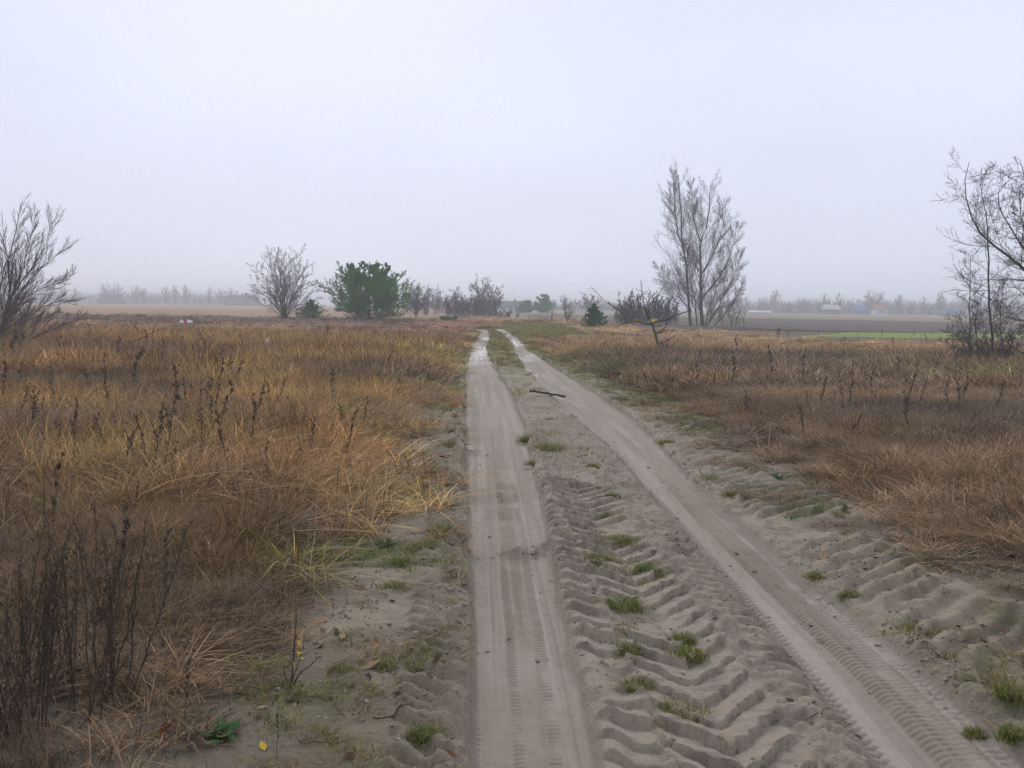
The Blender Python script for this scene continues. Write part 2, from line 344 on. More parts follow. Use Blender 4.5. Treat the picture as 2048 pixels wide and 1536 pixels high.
# ------------------------------------------------------------------ ground sheet and the sandy track in it
def build_ground():
    ys = [-2.6]
    while ys[-1] < 3200:
        y = ys[-1]
        ys.append(y + (.35 if y < 2.4 else .02 if y < 3.1 else .0076 if y < 6.2 else .0013 * y if y < 9 else .0045 * y if y < 75 else .05 * y))
    ys = np.array(ys)
    inf = 1.7 * (ys + 3.4)
    le = np.minimum(GL(ys) - .1, LL(ys) - .55); re = np.maximum(GR(ys) + .1, RR(ys) + .6)
    lim = [np.minimum(-inf, le - 1), le - .25 * (le + inf).clip(.5), le, LL(ys) - .06, LR(ys) + .06, RL(ys) - .08, RR(ys) + .06, re, re + .25 * (inf - re).clip(.5), np.maximum(inf, re + 1)]
    num = [10, 24, 50, 84, 104, 92, 56, 24, 10]
    Xg = np.concatenate([a_[:, None] + (b_ - a_)[:, None] * (np.arange(n_) / n_)[None] for a_, b_, n_ in zip(lim[:-1], lim[1:], num)] + [lim[-1][:, None]], 1)
    Xg = np.maximum.accumulate(Xg + np.arange(Xg.shape[1])[None] * 1e-5, 1)
    Yg = np.repeat(ys[:, None], Xg.shape[1], 1); us = np.arange(Xg.shape[1])
    X, Y = Xg.ravel(), Yg.ravel()
    z, A = height(X, Y, True)
    nr, nc = len(ys), len(us)
    i = np.arange(nr - 1)[:, None] * nc + np.arange(nc - 1)[None]
    F = np.stack([i, i + 1, i + nc + 1, i + nc], -1).reshape(-1, 4)
    V = np.stack([X, Y, z], 1)
    # earth colours
    rut = np.maximum(A['il'], A['ir'])
    big = fbm(X / 1.7, Y / 1.7, 101, 4); sm = fbm(X * 2.2, Y * 2.2, 105, 4); fine = fbm(X * 8, Y * 8, 108, 3)
    C = np.ones((len(X), 3)) * np.array([.325, .280, .216])
    def blend(f, col):
        nonlocal C
        f = np.clip(f, 0, 1)[:, None]; C = C * (1 - f) + np.array(col) * f
    dl, dr = A['gl'] - X, X - A['gr']
    shoulder = np.maximum(ss(-1.1, -.1, dl), ss(-1.3, -.1, dr)) * (1 - rut)
    blend(shoulder * .75, (.29, .248, .175))
    blend(shoulder * ss(.47, .7, sm) * .75, (.16, .13, .085))
    blend(shoulder * ss(.52, .7, fbm(X * 1.3, Y * 1.3, 111, 4)) * .6, (.14, .145, .065))
    blend((1 - rut) * ss(.55, .75, fine) * .5, (.15, .125, .10))
    rutc = ss(.30, .62, rut + .25 * (fine - .5)); blend(rutc, (.285, .25, .20)); uu = np.where(A['il'] > A['ir'], A['ul'], A['ur'] + 3); blend(rutc * ss(.45, .62, fbm(uu * 11, Y * .22, 461, 3)) * .8, (.34, .302, .252)); blend(rutc * ss(.52, .68, fbm(uu * 16 + 5, Y * .3, 465, 3)) * .75, (.245, .21, .165))
    blend(rut * ss(.45, .7, fbm(X * 3, Y * .8, 114, 3)) * .55, (.27, .218, .170))
    off = np.maximum(ss(-.25, .55, dl + .7 * (sm - .5)), ss(-.3, .6, dr + .7 * (sm - .5)))
    road = 1 - ss(66, 74, Y); off = np.maximum(off, 1 - road)
    sandy = ss(.5, .62, fbm(X * .9 + 4, Y * .9, 117, 4)) * (1 - ss(4.5, 7.5, Y))
    blend(off, (.125, .092, .062))
    blend(off * ss(.42, .66, big), (.165, .118, .07))
    blend(off * ss(.5, .72, fbm(X / 2.6 + 9, Y / 2.6, 121, 3)) * .7, (.085, .085, .04))
    blend(off * sandy * .8, (.205, .185, .14))
    fargreen = ss(14, 30, Y) * (1 - off) * (1 - rut)
    blend(fargreen * ss(.3, .5, sm) * .85, (.15, .16, .06))
    turf = (1 - rut) * ss(40, 60, Y) * (1 - ss(105, 130, Y)) * np.exp(-((X - 1.0) / 5) ** 2)
    blend(turf * .8, (.19, .175, .07))
    blend(ss(90, 130, Y), (.17, .135, .09))
    me_all = None
    cx, cy = X[F].mean(1), Y[F].mean(1)
    on_track = (cx > np.minimum(GL(cy) + .15, LL(cy) - .25)) & (cx < np.maximum(GR(cy) - .15, RR(cy) + .2)) & (cy < 72)
    wet = np.maximum(A['il'], A['ir']) * ss(16, 36, Y) * ss(.40, .62, fbm(X * 1.6, Y * .35, 131, 3))
    for name, sel, mat in (('ground', ~on_track, M_GROUND), ('dirt_track', on_track, M_TRACK)):
        f = F[sel]; used = np.unique(f); mp = np.zeros(len(V), np.int64); mp[used] = np.arange(len(used))
        o = obj(name, V[used], mp[f], mat); me = o.data
        fattr(me, 'crumb', (1 - rut)[used] * (.35 + .65 * ss(.4, .6, sm)[used]))
        fattr(me, 'soil', np.concatenate([C[used], np.ones((len(used), 1))], 1), 'FLOAT_COLOR')
        if name == 'dirt_track':
            for n, v in (('in_left', A['il']), ('in_right', A['ir']), ('damp', A['damp']), ('wet', wet)):
                fattr(me, n, v[used])
        tag(o, kind='structure')
        if name == 'dirt_track': tag(o, 'sandy two rut track with tyre and tractor tread marks', kind='structure')
        else: tag(o, 'earth and leaf litter under the dry grass', kind='structure')
build_ground()

# puddled water lying in the far ruts
M_WATER = newmat('puddle_water', (.16, .15, .14), .06, .5)
def puddle(px, py, wpx, hpx, seed):
    g = gnd(px, py); g2 = gnd(px, py - hpx); g3 = gnd(px, py + hpx); w = wpx * g[1] / FPX; l = (g2[1] - g3[1])
    slope = (g2[0] - g3[0]) / l
    a = np.linspace(0, 2 * math.pi, 40, endpoint=False); r = .7 + .6 * vn(np.cos(a) * 2 + 5, np.sin(a) * 2 + 5, seed)
    yy = np.sin(a) * r * l / 2; cl = 0.5 * (LL(g[1] + yy) + LR(g[1] + yy)); cr = .5 * (RL(g[1] + yy) + RR(g[1] + yy))
    base = cl if abs(g[0] - .5 * (LL(g[1]) + LR(g[1]))) < abs(g[0] - .5 * (RL(g[1]) + RR(g[1]))) else cr
    xx = base - np.interp(0, [0], [base.mean()]) + g[0] + np.cos(a) * r * w / 2
    zz = height(xx, g[1] + yy).max() + .004
    V = np.stack([xx, g[1] + yy, np.full(40, zz)], 1); V = np.concatenate([V, [[xx.mean(), g[1], zz]]])
    F = np.array([[k, (k + 1) % 40, 40] for k in range(40)])
    tag(obj('puddle', V, F, M_WATER), kind='structure')
for k, a in enumerate([(964, 692, 4, 4), (962, 711, 2.5, 4), (1027, 679, 6, 2), (1060, 737, 5, 1.2), (1073, 748, 6, 1.2)]): puddle(*a, 300 + k)

# ------------------------------------------------------------------ far fields, laid on the ground as sheets
def field_mat(name, a, b, sx, sy, rough=.95, bump=.05):
    m = newmat(name, rough=rough, spec=.08); t = NT(m)
    mp = t.n.new('ShaderNodeMapping'); mp.inputs['Scale'].default_value = (sx, sy, 1); mp.inputs['Rotation'].default_value = (0, 0, .06)
    t.l.new(t.n.new('ShaderNodeTexCoord').outputs['Object'], mp.inputs[0])
    n = t.noise(1.0, 6, .7, mp.outputs[0]); n2 = t.noise(.03, 3)
    f = t.m('ADD', t.m('MULTIPLY', n, .65), t.m('MULTIPLY', n2, .35)); f = t.mr(f, .32, .68, 0, 1)
    t.l.new(t.mix(f, a, b), t.bsdf.inputs['Base Color']); t.l.new(t.bump(n, 1.0, bump), t.bsdf.inputs['Normal'])
    return m
def field(name, outline, z, mat, label):
    p = np.array(outline, float)
    V = np.concatenate([p, np.full((len(p), 1), z)], 1)
    o = obj(name, V, [np.arange(len(p))[None]], mat, smooth=False); tag(o, label, kind='structure'); return o
def gp(*pts):
    g = gnd(np.array([q[0] for q in pts], float), np.array([q[1] for q in pts], float)); return g[:, :2]
field('stubble_field', [(-420, 118), (-24, 96), (-10, 110), (-6, 520), (-700, 520)], .05, field_mat('tan_stubble', (.20, .125, .065), (.34, .22, .115), .22, .05), 'tan stubble field below the hazy village on the left')
field('ploughed_field', [(9, 78), (40, 69), (190, 72), (230, 120), (120, 128), (60, 150), (3, 195), (1, 120)], .05, field_mat('dark_ploughed_earth', (.092, .072, .060), (.15, .12, .098), 1.4, .25, bump=.15), 'dark ploughed field behind the tall bare tree')
field('pale_field', [(3, 197), (60, 152), (120, 130), (230, 122), (420, 385), (40, 385), (3, 345)], .055, field_mat('pale_winter_field', (.19, .16, .085), (.27, .22, .125), .3, .06), 'pale tan field strip in front of the far right village')
field('green_crop_strip', [(16.5, 57), (20, 52), (60, 50), (95, 56), (95, 70.5), (24, 70.5)], .06, field_mat('green_winter_crop', (.14, .20, .045), (.24, .30, .075), 1.2, .4), 'bright green crop strip beyond the brown grass')

# ------------------------------------------------------------------ blades and scattered grass
def blades(rng, n, r, h, w, lean, droop, K=4, base_sq=False):
    a = rng.uniform(0, 2 * math.pi, n); rr = r * np.sqrt(rng.uniform(0, 1, n)); b = np.stack([rr * np.cos(a), rr * np.sin(a), np.full(n, -.02)], 1)
    az = a + rng.normal(0, 1.7, n); H = h * rng.uniform(.5, 1.15, n); ln = np.abs(rng.normal(lean, lean * .6, n)); dr = droop * rng.uniform(.2, 1.6, n)
    d = np.stack([np.cos(az), np.sin(az), np.zeros(n)], 1); sd = np.stack([-np.sin(az + rng.normal(0, .6, n)), np.cos(az), np.zeros(n)], 1)
    t = np.linspace(0, 1, K)
    hor = (ln[:, None] * t + dr[:, None] * t ** 2.2) * H[:, None]
    ver = H[:, None] * (t - .42 * dr[:, None] * t ** 2.6) + .02 * t
    P = b[:, None] + d[:, None] * hor[..., None]; P[..., 2] += ver
    W = w * rng.uniform(.6, 1.3, n)[:, None] * np.array([1.0, .95, .7, .08] if K == 4 else np.linspace(1, .1, K))
    Lf, Rt = P - sd[:, None] * W[..., None] / 2, P + sd[:, None] * W[..., None] / 2
    V = np.stack([Lf, Rt], 2).reshape(-1, 3)
    k = np.arange(K - 1) * 2; q = np.stack([k, k + 1, k + 3, k + 2], 1)
    F = (np.arange(n)[:, None, None] * 2 * K + q[None]).reshape(-1, 4)
    return V, F, np.repeat(rng.uniform(0, 1, n), 2 * K), np.tile(np.repeat(t, 2), n)
def blade_mesh(name, parts, mat):
    V, F = joinVF([(p[0], p[1]) for p in parts]); me = mesh(name, V, F, mat, True)
    fattr(me, 'blade', np.concatenate([p[2] for p in parts])); fattr(me, 'along', np.concatenate([p[3] for p in parts])); return me
rng = np.random.default_rng(11)
def lib(prefix, maker, n):
    c = bpy.data.collections.new(prefix)
    for i in range(n):
        o = bpy.data.objects.new('%s_%02d' % (prefix, i), blade_mesh(prefix, maker(), M_GRASS)); c.objects.link(o)
    return c
# fine tufts, mid tufts with arching blades, wide far patches, short turf, feathery panicle grass
L_FINE = lib('fine_tuft', lambda: [blades(rng, 85, .10, .21, .0034, .4, .6), blades(rng, 55, .16, .08, .004, .9, .6)], 5)
L_MID = lib('arching_tuft', lambda: [blades(rng, 46, .13, .40, .0062, .24, .7), blades(rng, 24, .12, .40, .0105, .25, 1.7, 6), blades(rng, 40, .2, .16, .006, .7, .6)], 6)
L_SEDGE = lib('sedge_tuft', lambda: [blades(rng, 22, .09, .42, .014, .4, 1.5, 6), blades(rng, 20, .15, .2, .006, .6, .8)], 4)
L_FAR = lib('grass_patch', lambda: [blades(rng, 75, .42, .44, .019, .3, .7), blades(rng, 22, .4, .60, .010, .15, .4), blades(rng, 40, .5, .2, .026, .7, .5)], 5)
L_TURF = lib('short_turf', lambda: [blades(rng, 60, .10, .055, .0042, .7, .7)], 4)
def scatter(name, coll, P, scale, tint, label, n_lib, tilt=.12, seed=1):
    r = np.random.default_rng(seed); N = len(P)
    me = bpy.data.meshes.new(name); me.vertices.add(N); me.vertices.foreach_set('co', np.asarray(P, np.float32).ravel())
    fattr(me, 'spin', np.stack([r.normal(0, tilt, N), r.normal(0, tilt, N), r.uniform(0, 6.283, N)], 1), 'FLOAT_VECTOR')
    fattr(me, 'size', np.asarray(scale), 'FLOAT_VECTOR'); fattr(me, 'pick', r.integers(0, n_lib, N), 'INT')
    fattr(me, 'tint', np.concatenate([tint, np.ones((N, 1))], 1), 'FLOAT_COLOR')
    o = link(name, me); tag(o, label, kind='stuff')
    g = bpy.data.node_groups.new(name, 'GeometryNodeTree')
    g.interface.new_socket('Geometry', in_out='INPUT', socket_type='NodeSocketGeometry'); g.interface.new_socket('Geometry', in_out='OUTPUT', socket_type='NodeSocketGeometry')
    N_, L_ = g.nodes, g.links; gi, go = N_.new('NodeGroupInput'), N_.new('NodeGroupOutput')
    ip = N_.new('GeometryNodeInstanceOnPoints'); ci = N_.new('GeometryNodeCollectionInfo'); ci.inputs['Collection'].default_value = coll
    ci.inputs['Separate Children'].default_value = True; ci.inputs['Reset Children'].default_value = True; ip.inputs['Pick Instance'].default_value = True
    def na(nm, typ):
        n = N_.new('GeometryNodeInputNamedAttribute'); n.data_type = typ; n.inputs['Name'].default_value = nm; return [s for s in n.outputs if s.enabled and s.name == 'Attribute'][0]
    L_.new(gi.outputs[0], ip.inputs['Points']); L_.new(ci.outputs[0], ip.inputs['Instance']); L_.new(na('pick', 'INT'), ip.inputs['Instance Index'])
    L_.new(na('spin', 'FLOAT_VECTOR'), ip.inputs['Rotation']); L_.new(na('size', 'FLOAT_VECTOR'), ip.inputs['Scale'])
    L_.new(ip.outputs[0], go.inputs[0])
    md = o.modifiers.new('scatter', 'NODES'); md.node_group = g
    return o
def pts_in(y0, y1, dens, seed, spread=.66, pad=1.2):
    r = np.random.default_rng(seed); A = spread * (y1 ** 2 - y0 ** 2) + 2 * pad * (y1 - y0); n = int(A * dens)
    Y = np.sqrt(r.uniform(y0 ** 2, y1 ** 2, n)); X = r.uniform(-1, 1, n) * (spread * Y + pad); return X, Y, r
def cols(n, c): return np.ones((n, 3)) * np.array(c)
def mixc(C, f, c):
    f = np.clip(f, 0, 1)[:, None]; return C * (1 - f) + np.array(c) * f
def pix(X, Y):   # image position of ground points: used only to read which patch of the photograph's field they lie in
    v = np.stack([X, Y, -np.full_like(X, CAM_H)], 1); d = v @ FWD
    return CX + FPX * (v @ RIGHT) / d, CY - FPX * (v @ UP) / d
def blob(X, Y, px, py, rx, ry):
    g = gnd(px, py); return np.exp(-((X - g[0]) / rx) ** 2 - ((Y - g[1]) / ry) ** 2)
def left_tint(X, Y, r):
    n = len(X); C = cols(n, (.50, .295, .12))
    C = mixc(C, ss(.35, .65, fbm(X / 1.6, Y / 2.2, 201, 3)), (.36, .22, .105))
    C = mixc(C, ss(.50, .70, fbm(X / 2.4 + 3, Y / 4, 205, 3)) * .9, (.19, .13, .088))
    C = mixc(C, ss(.58, .72, fbm(X / 1.1, Y / 1.5, 209, 3)) * .6, (.50, .35, .13))
    C = mixc(C, ss(24, 42, Y) * ss(.4, .6, fbm(X / 4, Y / 9, 211, 2)) * .8, (.42, .235, .135))
    C = mixc(C, blob(X, Y, 880, 655, 6, 16), (.42, .19, .105))
    C = mixc(C, blob(X, Y, 890, 720, 1.6, 6) * .9, (.42, .34, .11))
    for px, py, rx, ry, k in ((770, 765, 1.5, 2.2, .9), (150, 730, 4, 2.5, .8), (30, 890, 1.2, 1.2, .8), (590, 900, .6, .6, .4), (700, 660, 8, 5, .5), (860, 675, 2.5, 4, .7)):
        C = mixc(C, blob(X, Y, px, py, rx, ry) * k, (.19, .135, .105))
    nearl = 1 - ss(5.2, 8.0, Y + .5 * X + 1.2)
    C = mixc(C, nearl * .92, (.225, .152, .088)); C = mixc(C, ss(60, 70, Y) * (1 - ss(102, 110, Y)) * ss(3, 10, -X) * .85, (.15, .105, .085))
    C = C * np.exp(r.normal(-.05, .34, (n, 1))); C = mixc(C, (r.uniform(0, 1, n) < .06) * .7, (.34, .31, .10)); C = mixc(C, (r.uniform(0, 1, n) < .16) * .8, (.20, .135, .09)); return C
def right_tint(X, Y, r):
    n = len(X); C = cols(n, (.36, .245, .142))
    C = mixc(C, ss(.4, .65, fbm(X / 2, Y / 2.6, 221, 3)), (.265, .185, .118))
    C = mixc(C, ss(.52, .68, fbm(X / 3 + 8, Y / 4, 225, 3)) * .8, (.165, .122, .09))
    C = mixc(C, ss(28, 36, Y) * .75, (.50, .335, .165))
    C = mixc(C, ss(.5, .68, fbm(X / 3 + 2, Y / 6, 229, 2)) * ss(24, 30, Y) * .8, (.34, .22, .15))
    for px, py, rx, ry, k in ((1900, 850, 2.2, 1.6, .8), (1420, 725, 6, 1.6, .8), (1280, 745, 1.6, 2.5, .75), (1560, 735, 3, 1.5, .6), (1790, 850, 1.2, 1, .7)):
        C = mixc(C, blob(X, Y, px, py, rx, ry) * k, (.14, .11, .088))
    for px, py, rx, ry, k in ((1960, 772, 1.9, 1.0, 1.0), (1720, 725, 2.2, 1.4, .45), (1150, 740, 1.6, 5, .6), (1840, 745, 2.6, 1.2, .45)):
        C = mixc(C, blob(X, Y, px, py, rx, ry) * k, (.24, .24, .075))
    C = C * np.exp(r.normal(-.03, .32, (n, 1))); return C
def cover(X, Y):
    nz = .9 * (fbm(X * 1.4, Y * 1.4, 241, 3) - .5)
    dl, dr = GL(Y) - X + nz, X - GR(Y) + nz
    return dl, dr
bands = [(2.0, 9.0, 110, L_FINE, 5), (5.0, 19.0, 30, L_MID, 6), (18.0, 46.0, 7.5, L_FAR, 5), (46.0, 118.0, 1.6, L_FAR, 5)]
for side in (0, 1):
    P, S, T, K, Z = [], [], [], [], []
    for bi, (y0, y1, dens, L, nl) in enumerate(bands):
        if side == 1 and bi == 1: dens *= 1.5 
        X, Y, r = pts_in(y0, y1, dens, 500 + bi + 10 * side); dl, dr = cover(X, Y)
        d = dl if side == 0 else dr
        if bi == 3:
            d = np.where(Y > 70, 1.0 if side == 0 else 1.0, d); d = np.where((Y > 70) & ((X < -1) if side == 1 else (X >= -1)), -1, d)
            d = np.where((np.abs(X - 1.5 + 1.2 * (fbm(X, Y / 3, 255, 2) - .5)) < 2.6 + .8 * fbm(X / 2, Y / 4, 256, 2)) & (Y < 95), np.minimum(d, -1), d)
        p = ss(-.05, .5, d)
        if bi < 2: p = np.maximum(p, (.13 if bi == 0 else .16) * ss(-1.3, -.2, d) * ss(.42, .6, fbm(X * 2.1, Y * 2.1, 243, 2)) * ((X < LL(Y) - .12) | (X > RR(Y) + .2)))
        if bi == 0: p = p * (.12 + .88 * ss(.40, .54, 1 - fbm(X * .9 + 4, Y * .9, 117, 4))) 
        if bi == 0: p = p * (1 - ss(6, 9, Y + .25 * X + .8 * (fbm(X, Y, 247, 2) - .5)))
        if bi == 1: p = p * ss(5, 7.5, Y + .25 * X + .8 * (fbm(X, Y, 247, 2) - .5))
        if side == 1:   # the green crop and the ploughed land are bare of tall grass
            p = p * np.where(((X > 9) & (Y > 58) & (X > 9 + (78 - np.minimum(Y, 78)) * .25)) | ((X > 14) & (Y > 48)), 0, 1)
        else: p = p * np.where((Y > 100) & (X < -6), 0, 1)
        k = r.uniform(0, 1, len(X)) < p; X, Y, d = X[k], Y[k], d[k]
        tint = left_tint(X, Y, r) if side == 0 else right_tint(X, Y, r)
        edge_ = .30 + .15 * ss(-.6, 0, d) + .55 * ss(0, 1.2, d)
        hs_ = (.75 + .5 * fbm(X / 1.5, Y / 1.5, 251, 2)) * edge_ * r.uniform(.7, 1.25, len(X))
        if side == 0: hs_ *= np.where(Y < 7, .62 + .38 * ss(4.5, 7, Y), 1.0) * (1 - .58 * ss(30, 52, Y))
        else: hs_ *= np.where(Y < 19, .62, .72) * np.where(Y < 7, 1.1, 1) * (1 - .6 * ss(30, 48, Y)) * (1 - .35 * ss(6, 12, X) * ss(28, 40, Y))
        wd = r.uniform(.85, 1.3, len(X)) * (1.0 if bi < 3 else 1.7)
        P.append(np.stack([X, Y, height(X, Y)], 1)); S.append(np.stack([wd, wd, hs_], 1)); T.append(tint); K.append(np.full(len(X), bi))
    P, S, T, K = map(np.concatenate, (P, S, T, K))
    nm = 'tall_dry_grass' if side == 0 else 'brown_grass'
    for sel, L, nl, sub, lab in ((K == 0, L_FINE, 5, 'fine_' + nm, ('fine brown grass in front of the tall field on the left', 'fine brown grass near the right rim of the track')),
                            (K == 1, L_MID if side == 0 else L_FINE, 6 if side == 0 else 5, nm, ('ochre arching dry grass filling the left field', 'low brown grass filling the right field')),
                            (K == 2, L_FAR, 5, 'field_' + nm, ('rusty brown grass farther back left of the track', 'tan grass farther back right of the track')),
                            (K == 3, L_FAR, 5, 'distant_' + nm, ('distant reddish grass around the pines', 'distant tan grass around the tall bare tree'))):
        if sel.sum(): scatter(sub, L, P[sel], S[sel] * (np.array([1.5, 1.5, 1.35]) if (side == 1 and L is L_FINE and 'fine_' not in sub) else 1), T[sel], lab[side], nl, seed=700 + side)
# sedge with broad ochre and yellow-green blades along the left rim
X, Y, r = pts_in(5.0, 20, 15.0, 540, .5, .5); dl, dr = cover(X, Y)
p = ss(-.3, .2, dl) * (1 - .75 * ss(.5, 3.5, dl)) * ss(.36, .56, fbm(X * .9, Y * .9, 261, 2)) * ss(5, 7, Y + .3 * X); k = r.uniform(0, 1, len(X)) < p; X, Y = X[k], Y[k]; n = len(X)
T = mixc(cols(n, (.55, .36, .14)), r.uniform(0, 1, n) * .9, (.42, .37, .12)) * r.uniform(.75, 1.3, (n, 1)); sc = r.uniform(.4, .85, n)
scatter('sedge_grass', L_SEDGE, np.stack([X, Y, height(X, Y)], 1), np.stack([sc, sc, sc], 1), T, 'broad bladed ochre sedge arching at the left rim of the track', 4, .2, 3)
L_HERB = lib('herb_stems', lambda: [blades(rng, 26, .13, .30, .0032, .28, .12), blades(rng, 40, .15, .12, .005, .9, .3)], 4)
X, Y, r = pts_in(2.2, 15, 26, 545); dl, dr = cover(X, Y); d = np.maximum(dl, dr)
p = ss(0, .7, d) * np.where(dl > dr, 1 - .75 * ss(5.5, 8, Y), .8) * ss(.42, .6, fbm(X * 1.2, Y * 1.2, 265, 3)); k = r.uniform(0, 1, len(X)) < p; X, Y = X[k], Y[k]; n = len(X)
T = mixc(cols(n, (.15, .105, .075)), r.uniform(0, 1, n), (.26, .18, .125)) * r.uniform(.7, 1.2, (n, 1)); sc = r.uniform(.6, 1.15, n)
scatter('dead_herbs', L_HERB, np.stack([X, Y, height(X, Y)], 1), np.stack([sc, sc, sc], 1), T, 'thin dark dead herb stems among the fine grass', 4, .2, 6)
# short turf on shoulders, on the crown of the far track and on the far verge
PX, PY, PT = [], [], []
for (y0, y1, dens, sd) in ((2.2, 8, 120, 1), (8, 20, 60, 2), (20, 60, 20, 3), (56, 112, 9, 4)):
    X, Y, r = pts_in(y0, y1, dens, 560 + sd, .4 if y1 < 60 else .15, .6); dl, dr = cover(X, Y)
    inr = ((X > LL(Y) - .06) & (X < LR(Y) + .06)) | ((X > RL(Y) - .06) & (X < RR(Y) + .06)); inr &= Y < 68
    mid = (X > LR(Y)) & (X < RL(Y))
    band_l = ss(-1.15, -.1, dl) * (dl < .6); band_r = ss(-1.2, -.1, dr) * (dr < .7)
    ptc = ss(.50, .66, fbm(X * 1.3, Y * 1.3, 111, 4)); far_ = ss(7, 18, Y)
    p = np.maximum(band_l, band_r) * np.maximum(ptc * .9 + .06, far_ * .9) + mid * np.maximum(ss(14, 30, Y) * ss(.35, .5, fbm(X * 2, Y * .7, 271, 2)), .25 * ss(.62, .7, fbm(X * 2.5, Y * 2.5, 273, 3)))
    p = np.where(Y > 56, np.exp(-((X - 2) / 5.5) ** 2), np.maximum(p, ss(16, 28, Y) * .8 * (((dr > -1) & (dr < 1.6)) | ((dl > -.8) & (dl < .8)))))
    k = (r.uniform(0, 1, len(X)) < p) & ~inr; X, Y = X[k], Y[k]; n = len(X)
    T = mixc(cols(n, (.185, .22, .058)), ss(.4, .62, fbm(X * 1.1, Y * 1.1, 281, 2)) * .75, (.27, .19, .085)); T = mixc(T, ss(18, 40, Y) * .7, (.30, .27, .085)) * r.uniform(.7, 1.25, (n, 1))
    PX.append(X); PY.append(Y); PT.append(T)
X, Y, T = np.concatenate(PX), np.concatenate(PY), np.concatenate(PT); r = np.random.default_rng(5); sc = r.uniform(.5, 1.1, len(X)) * (.75 + .25 * ss(6, 14, Y)) * (1 + 1.3 * ss(18, 45, Y))
scatter('short_grass', L_TURF, np.stack([X, Y, height(X, Y)], 1), np.stack([sc, sc, sc * .9], 1), T, 'short olive grass on the sandy shoulders and crown of the track', 4, .2, 4)

# loose clods of sand and bits of dead plant on the track
def lump(rng):
    a = np.array([(x, y, z) for x in (-1, 1) for y in (-1, 1) for z in (-.5, 1)], float); c = np.array([(1.3, 0, .1), (-1.3, 0, .1), (0, 1.3, .1), (0, -1.3, .1), (0, 0, 1.15), (0, 0, -.8)]); V = np.concatenate([a, c]) * rng.uniform(.75, 1.25, (14, 3))
    q = {8: (4, 5, 7, 6), 9: (0, 2, 3, 1), 10: (2, 6, 7, 3), 11: (0, 1, 5, 4), 12: (1, 3, 7, 5), 13: (0, 4, 6, 2)}; F = [(r_[k], r_[(k + 1) % 4], c_) for c_, r_ in q.items() for k in range(4)]
    return V * .5, np.array(F)
M_CLOD = newmat('crumbled_sand', (.28, .23, .165), .95, .1); tc = NT(M_CLOD); tc.l.new(tc.mix(1.0, tc.attr('tint', 'INSTANCER').outputs['Color'], tc.mix(tc.noise(3, 4), (.7, .7, .7), (1.2, 1.2, 1.2)), 'MULTIPLY'), tc.bsdf.inputs['Base Color'])
L_CLOD = bpy.data.collections.new('clod')
for i in range(5): L_CLOD.objects.link(bpy.data.objects.new('clod_%02d' % i, mesh('clod', *lump(rng), M_CLOD, True)))
PX, PY = [], []
for (y0, y1, dens, sd) in ((2.6, 6.5, 900, 1), (6.5, 11, 420, 2), (11, 18, 120, 3)):
    X, Y, r = pts_in(y0, y1, dens, 580 + sd, .40, .5); z_, A_ = height(X, Y, True); inr = np.maximum(A_['il'], A_['ir'])
    nearedge = np.exp(-np.minimum(np.abs(X - LL(Y)), np.minimum(np.abs(X - LR(Y)), np.minimum(np.abs(X - RL(Y)), np.abs(X - RR(Y))))) / .16)
    p = (.10 + .75 * nearedge) * (1 - .93 * inr) * ss(.38, .62, fbm(X * 3, Y * 2.4, 591, 3)) * (X > GL(Y) - .2) * (X < GR(Y) + .2)
    for (px, py, w) in ((1045, 1096, .17), (1090, 1085, .1), (945, 902, .14)): g = gnd(px, py); p = np.maximum(p, .95 * np.exp(-((X - g[0]) / w) ** 2 - ((Y - g[1]) / .09) ** 2))
    k = r.uniform(0, 1, len(X)) < p; PX.append(X[k]); PY.append(Y[k])
X, Y = np.concatenate(PX), np.concatenate(PY); r = np.random.default_rng(8); n = len(X); sc = .0052 * np.exp(r.normal(.3, .5, n)) * (1 + .3 * ss(7, 14, Y)); sc = np.minimum(sc, .013)
T = mixc(cols(n, (.31, .265, .20)), r.uniform(0, 1, n) ** 3, (.2, .165, .12)) * r.uniform(.85, 1.1, (n, 1))
scatter('sand_clods', L_CLOD, np.stack([X, Y, height(X, Y) + sc * .25], 1), np.stack([sc * r.uniform(.8, 1.7, n), sc * r.uniform(.8, 1.7, n), sc], 1), T, 'loose crumbs and clods of sand along the ruts', 5, .5, 9)
PX, PY = [], []
for (y0, y1, dens, sd) in ((2.6, 7, 800, 1), (7, 14, 300, 2), (14, 24, 60, 3)):
    X, Y, r = pts_in(y0, y1, dens, 600 + sd, .5, .6); dl, dr = cover(X, Y); inr = ((X > LL(Y)) & (X < LR(Y))) | ((X > RL(Y)) & (X < RR(Y)))
    p = np.where(inr, .02, .05 + .6 * np.maximum(ss(-1.1, 0, dl), ss(-1.2, 0, dr))) * ss(.40, .60, fbm(X * 2.6, Y * 2.6, 611, 3)); p[(dl > 1) | (dr > 1)] = 0
    k = r.uniform(0, 1, len(X)) < p; PX.append(X[k]); PY.append(Y[k])
X, Y = np.concatenate(PX), np.concatenate(PY); r = np.random.default_rng(9); n = len(X); L = .010 * np.exp(r.normal(.3, .5, n)) * (1 + .5 * ss(7, 14, Y)); W = L * r.uniform(.12, .5, n); az = r.uniform(0, 6.283, n); d = np.stack([np.cos(az), np.sin(az), r.normal(0, .35, n)], 1); w = np.stack([-np.sin(az), np.cos(az), r.normal(0, .4, n)], 1)
c = np.stack([X, Y, height(X, Y) + .35 * L], 1); V = np.stack([c - d * L[:, None], c - w * W[:, None], c + d * L[:, None], c + w * W[:, None] + np.array([0, 0, .003])], 1).reshape(-1, 3)
M_LITTER = newmat('dead_plant_bits', (.1, .07, .05), .9, .1); tl_ = NT(M_LITTER); tl_.l.new(tl_.attr('bit').outputs['Color'], tl_.bsdf.inputs['Base Color'])
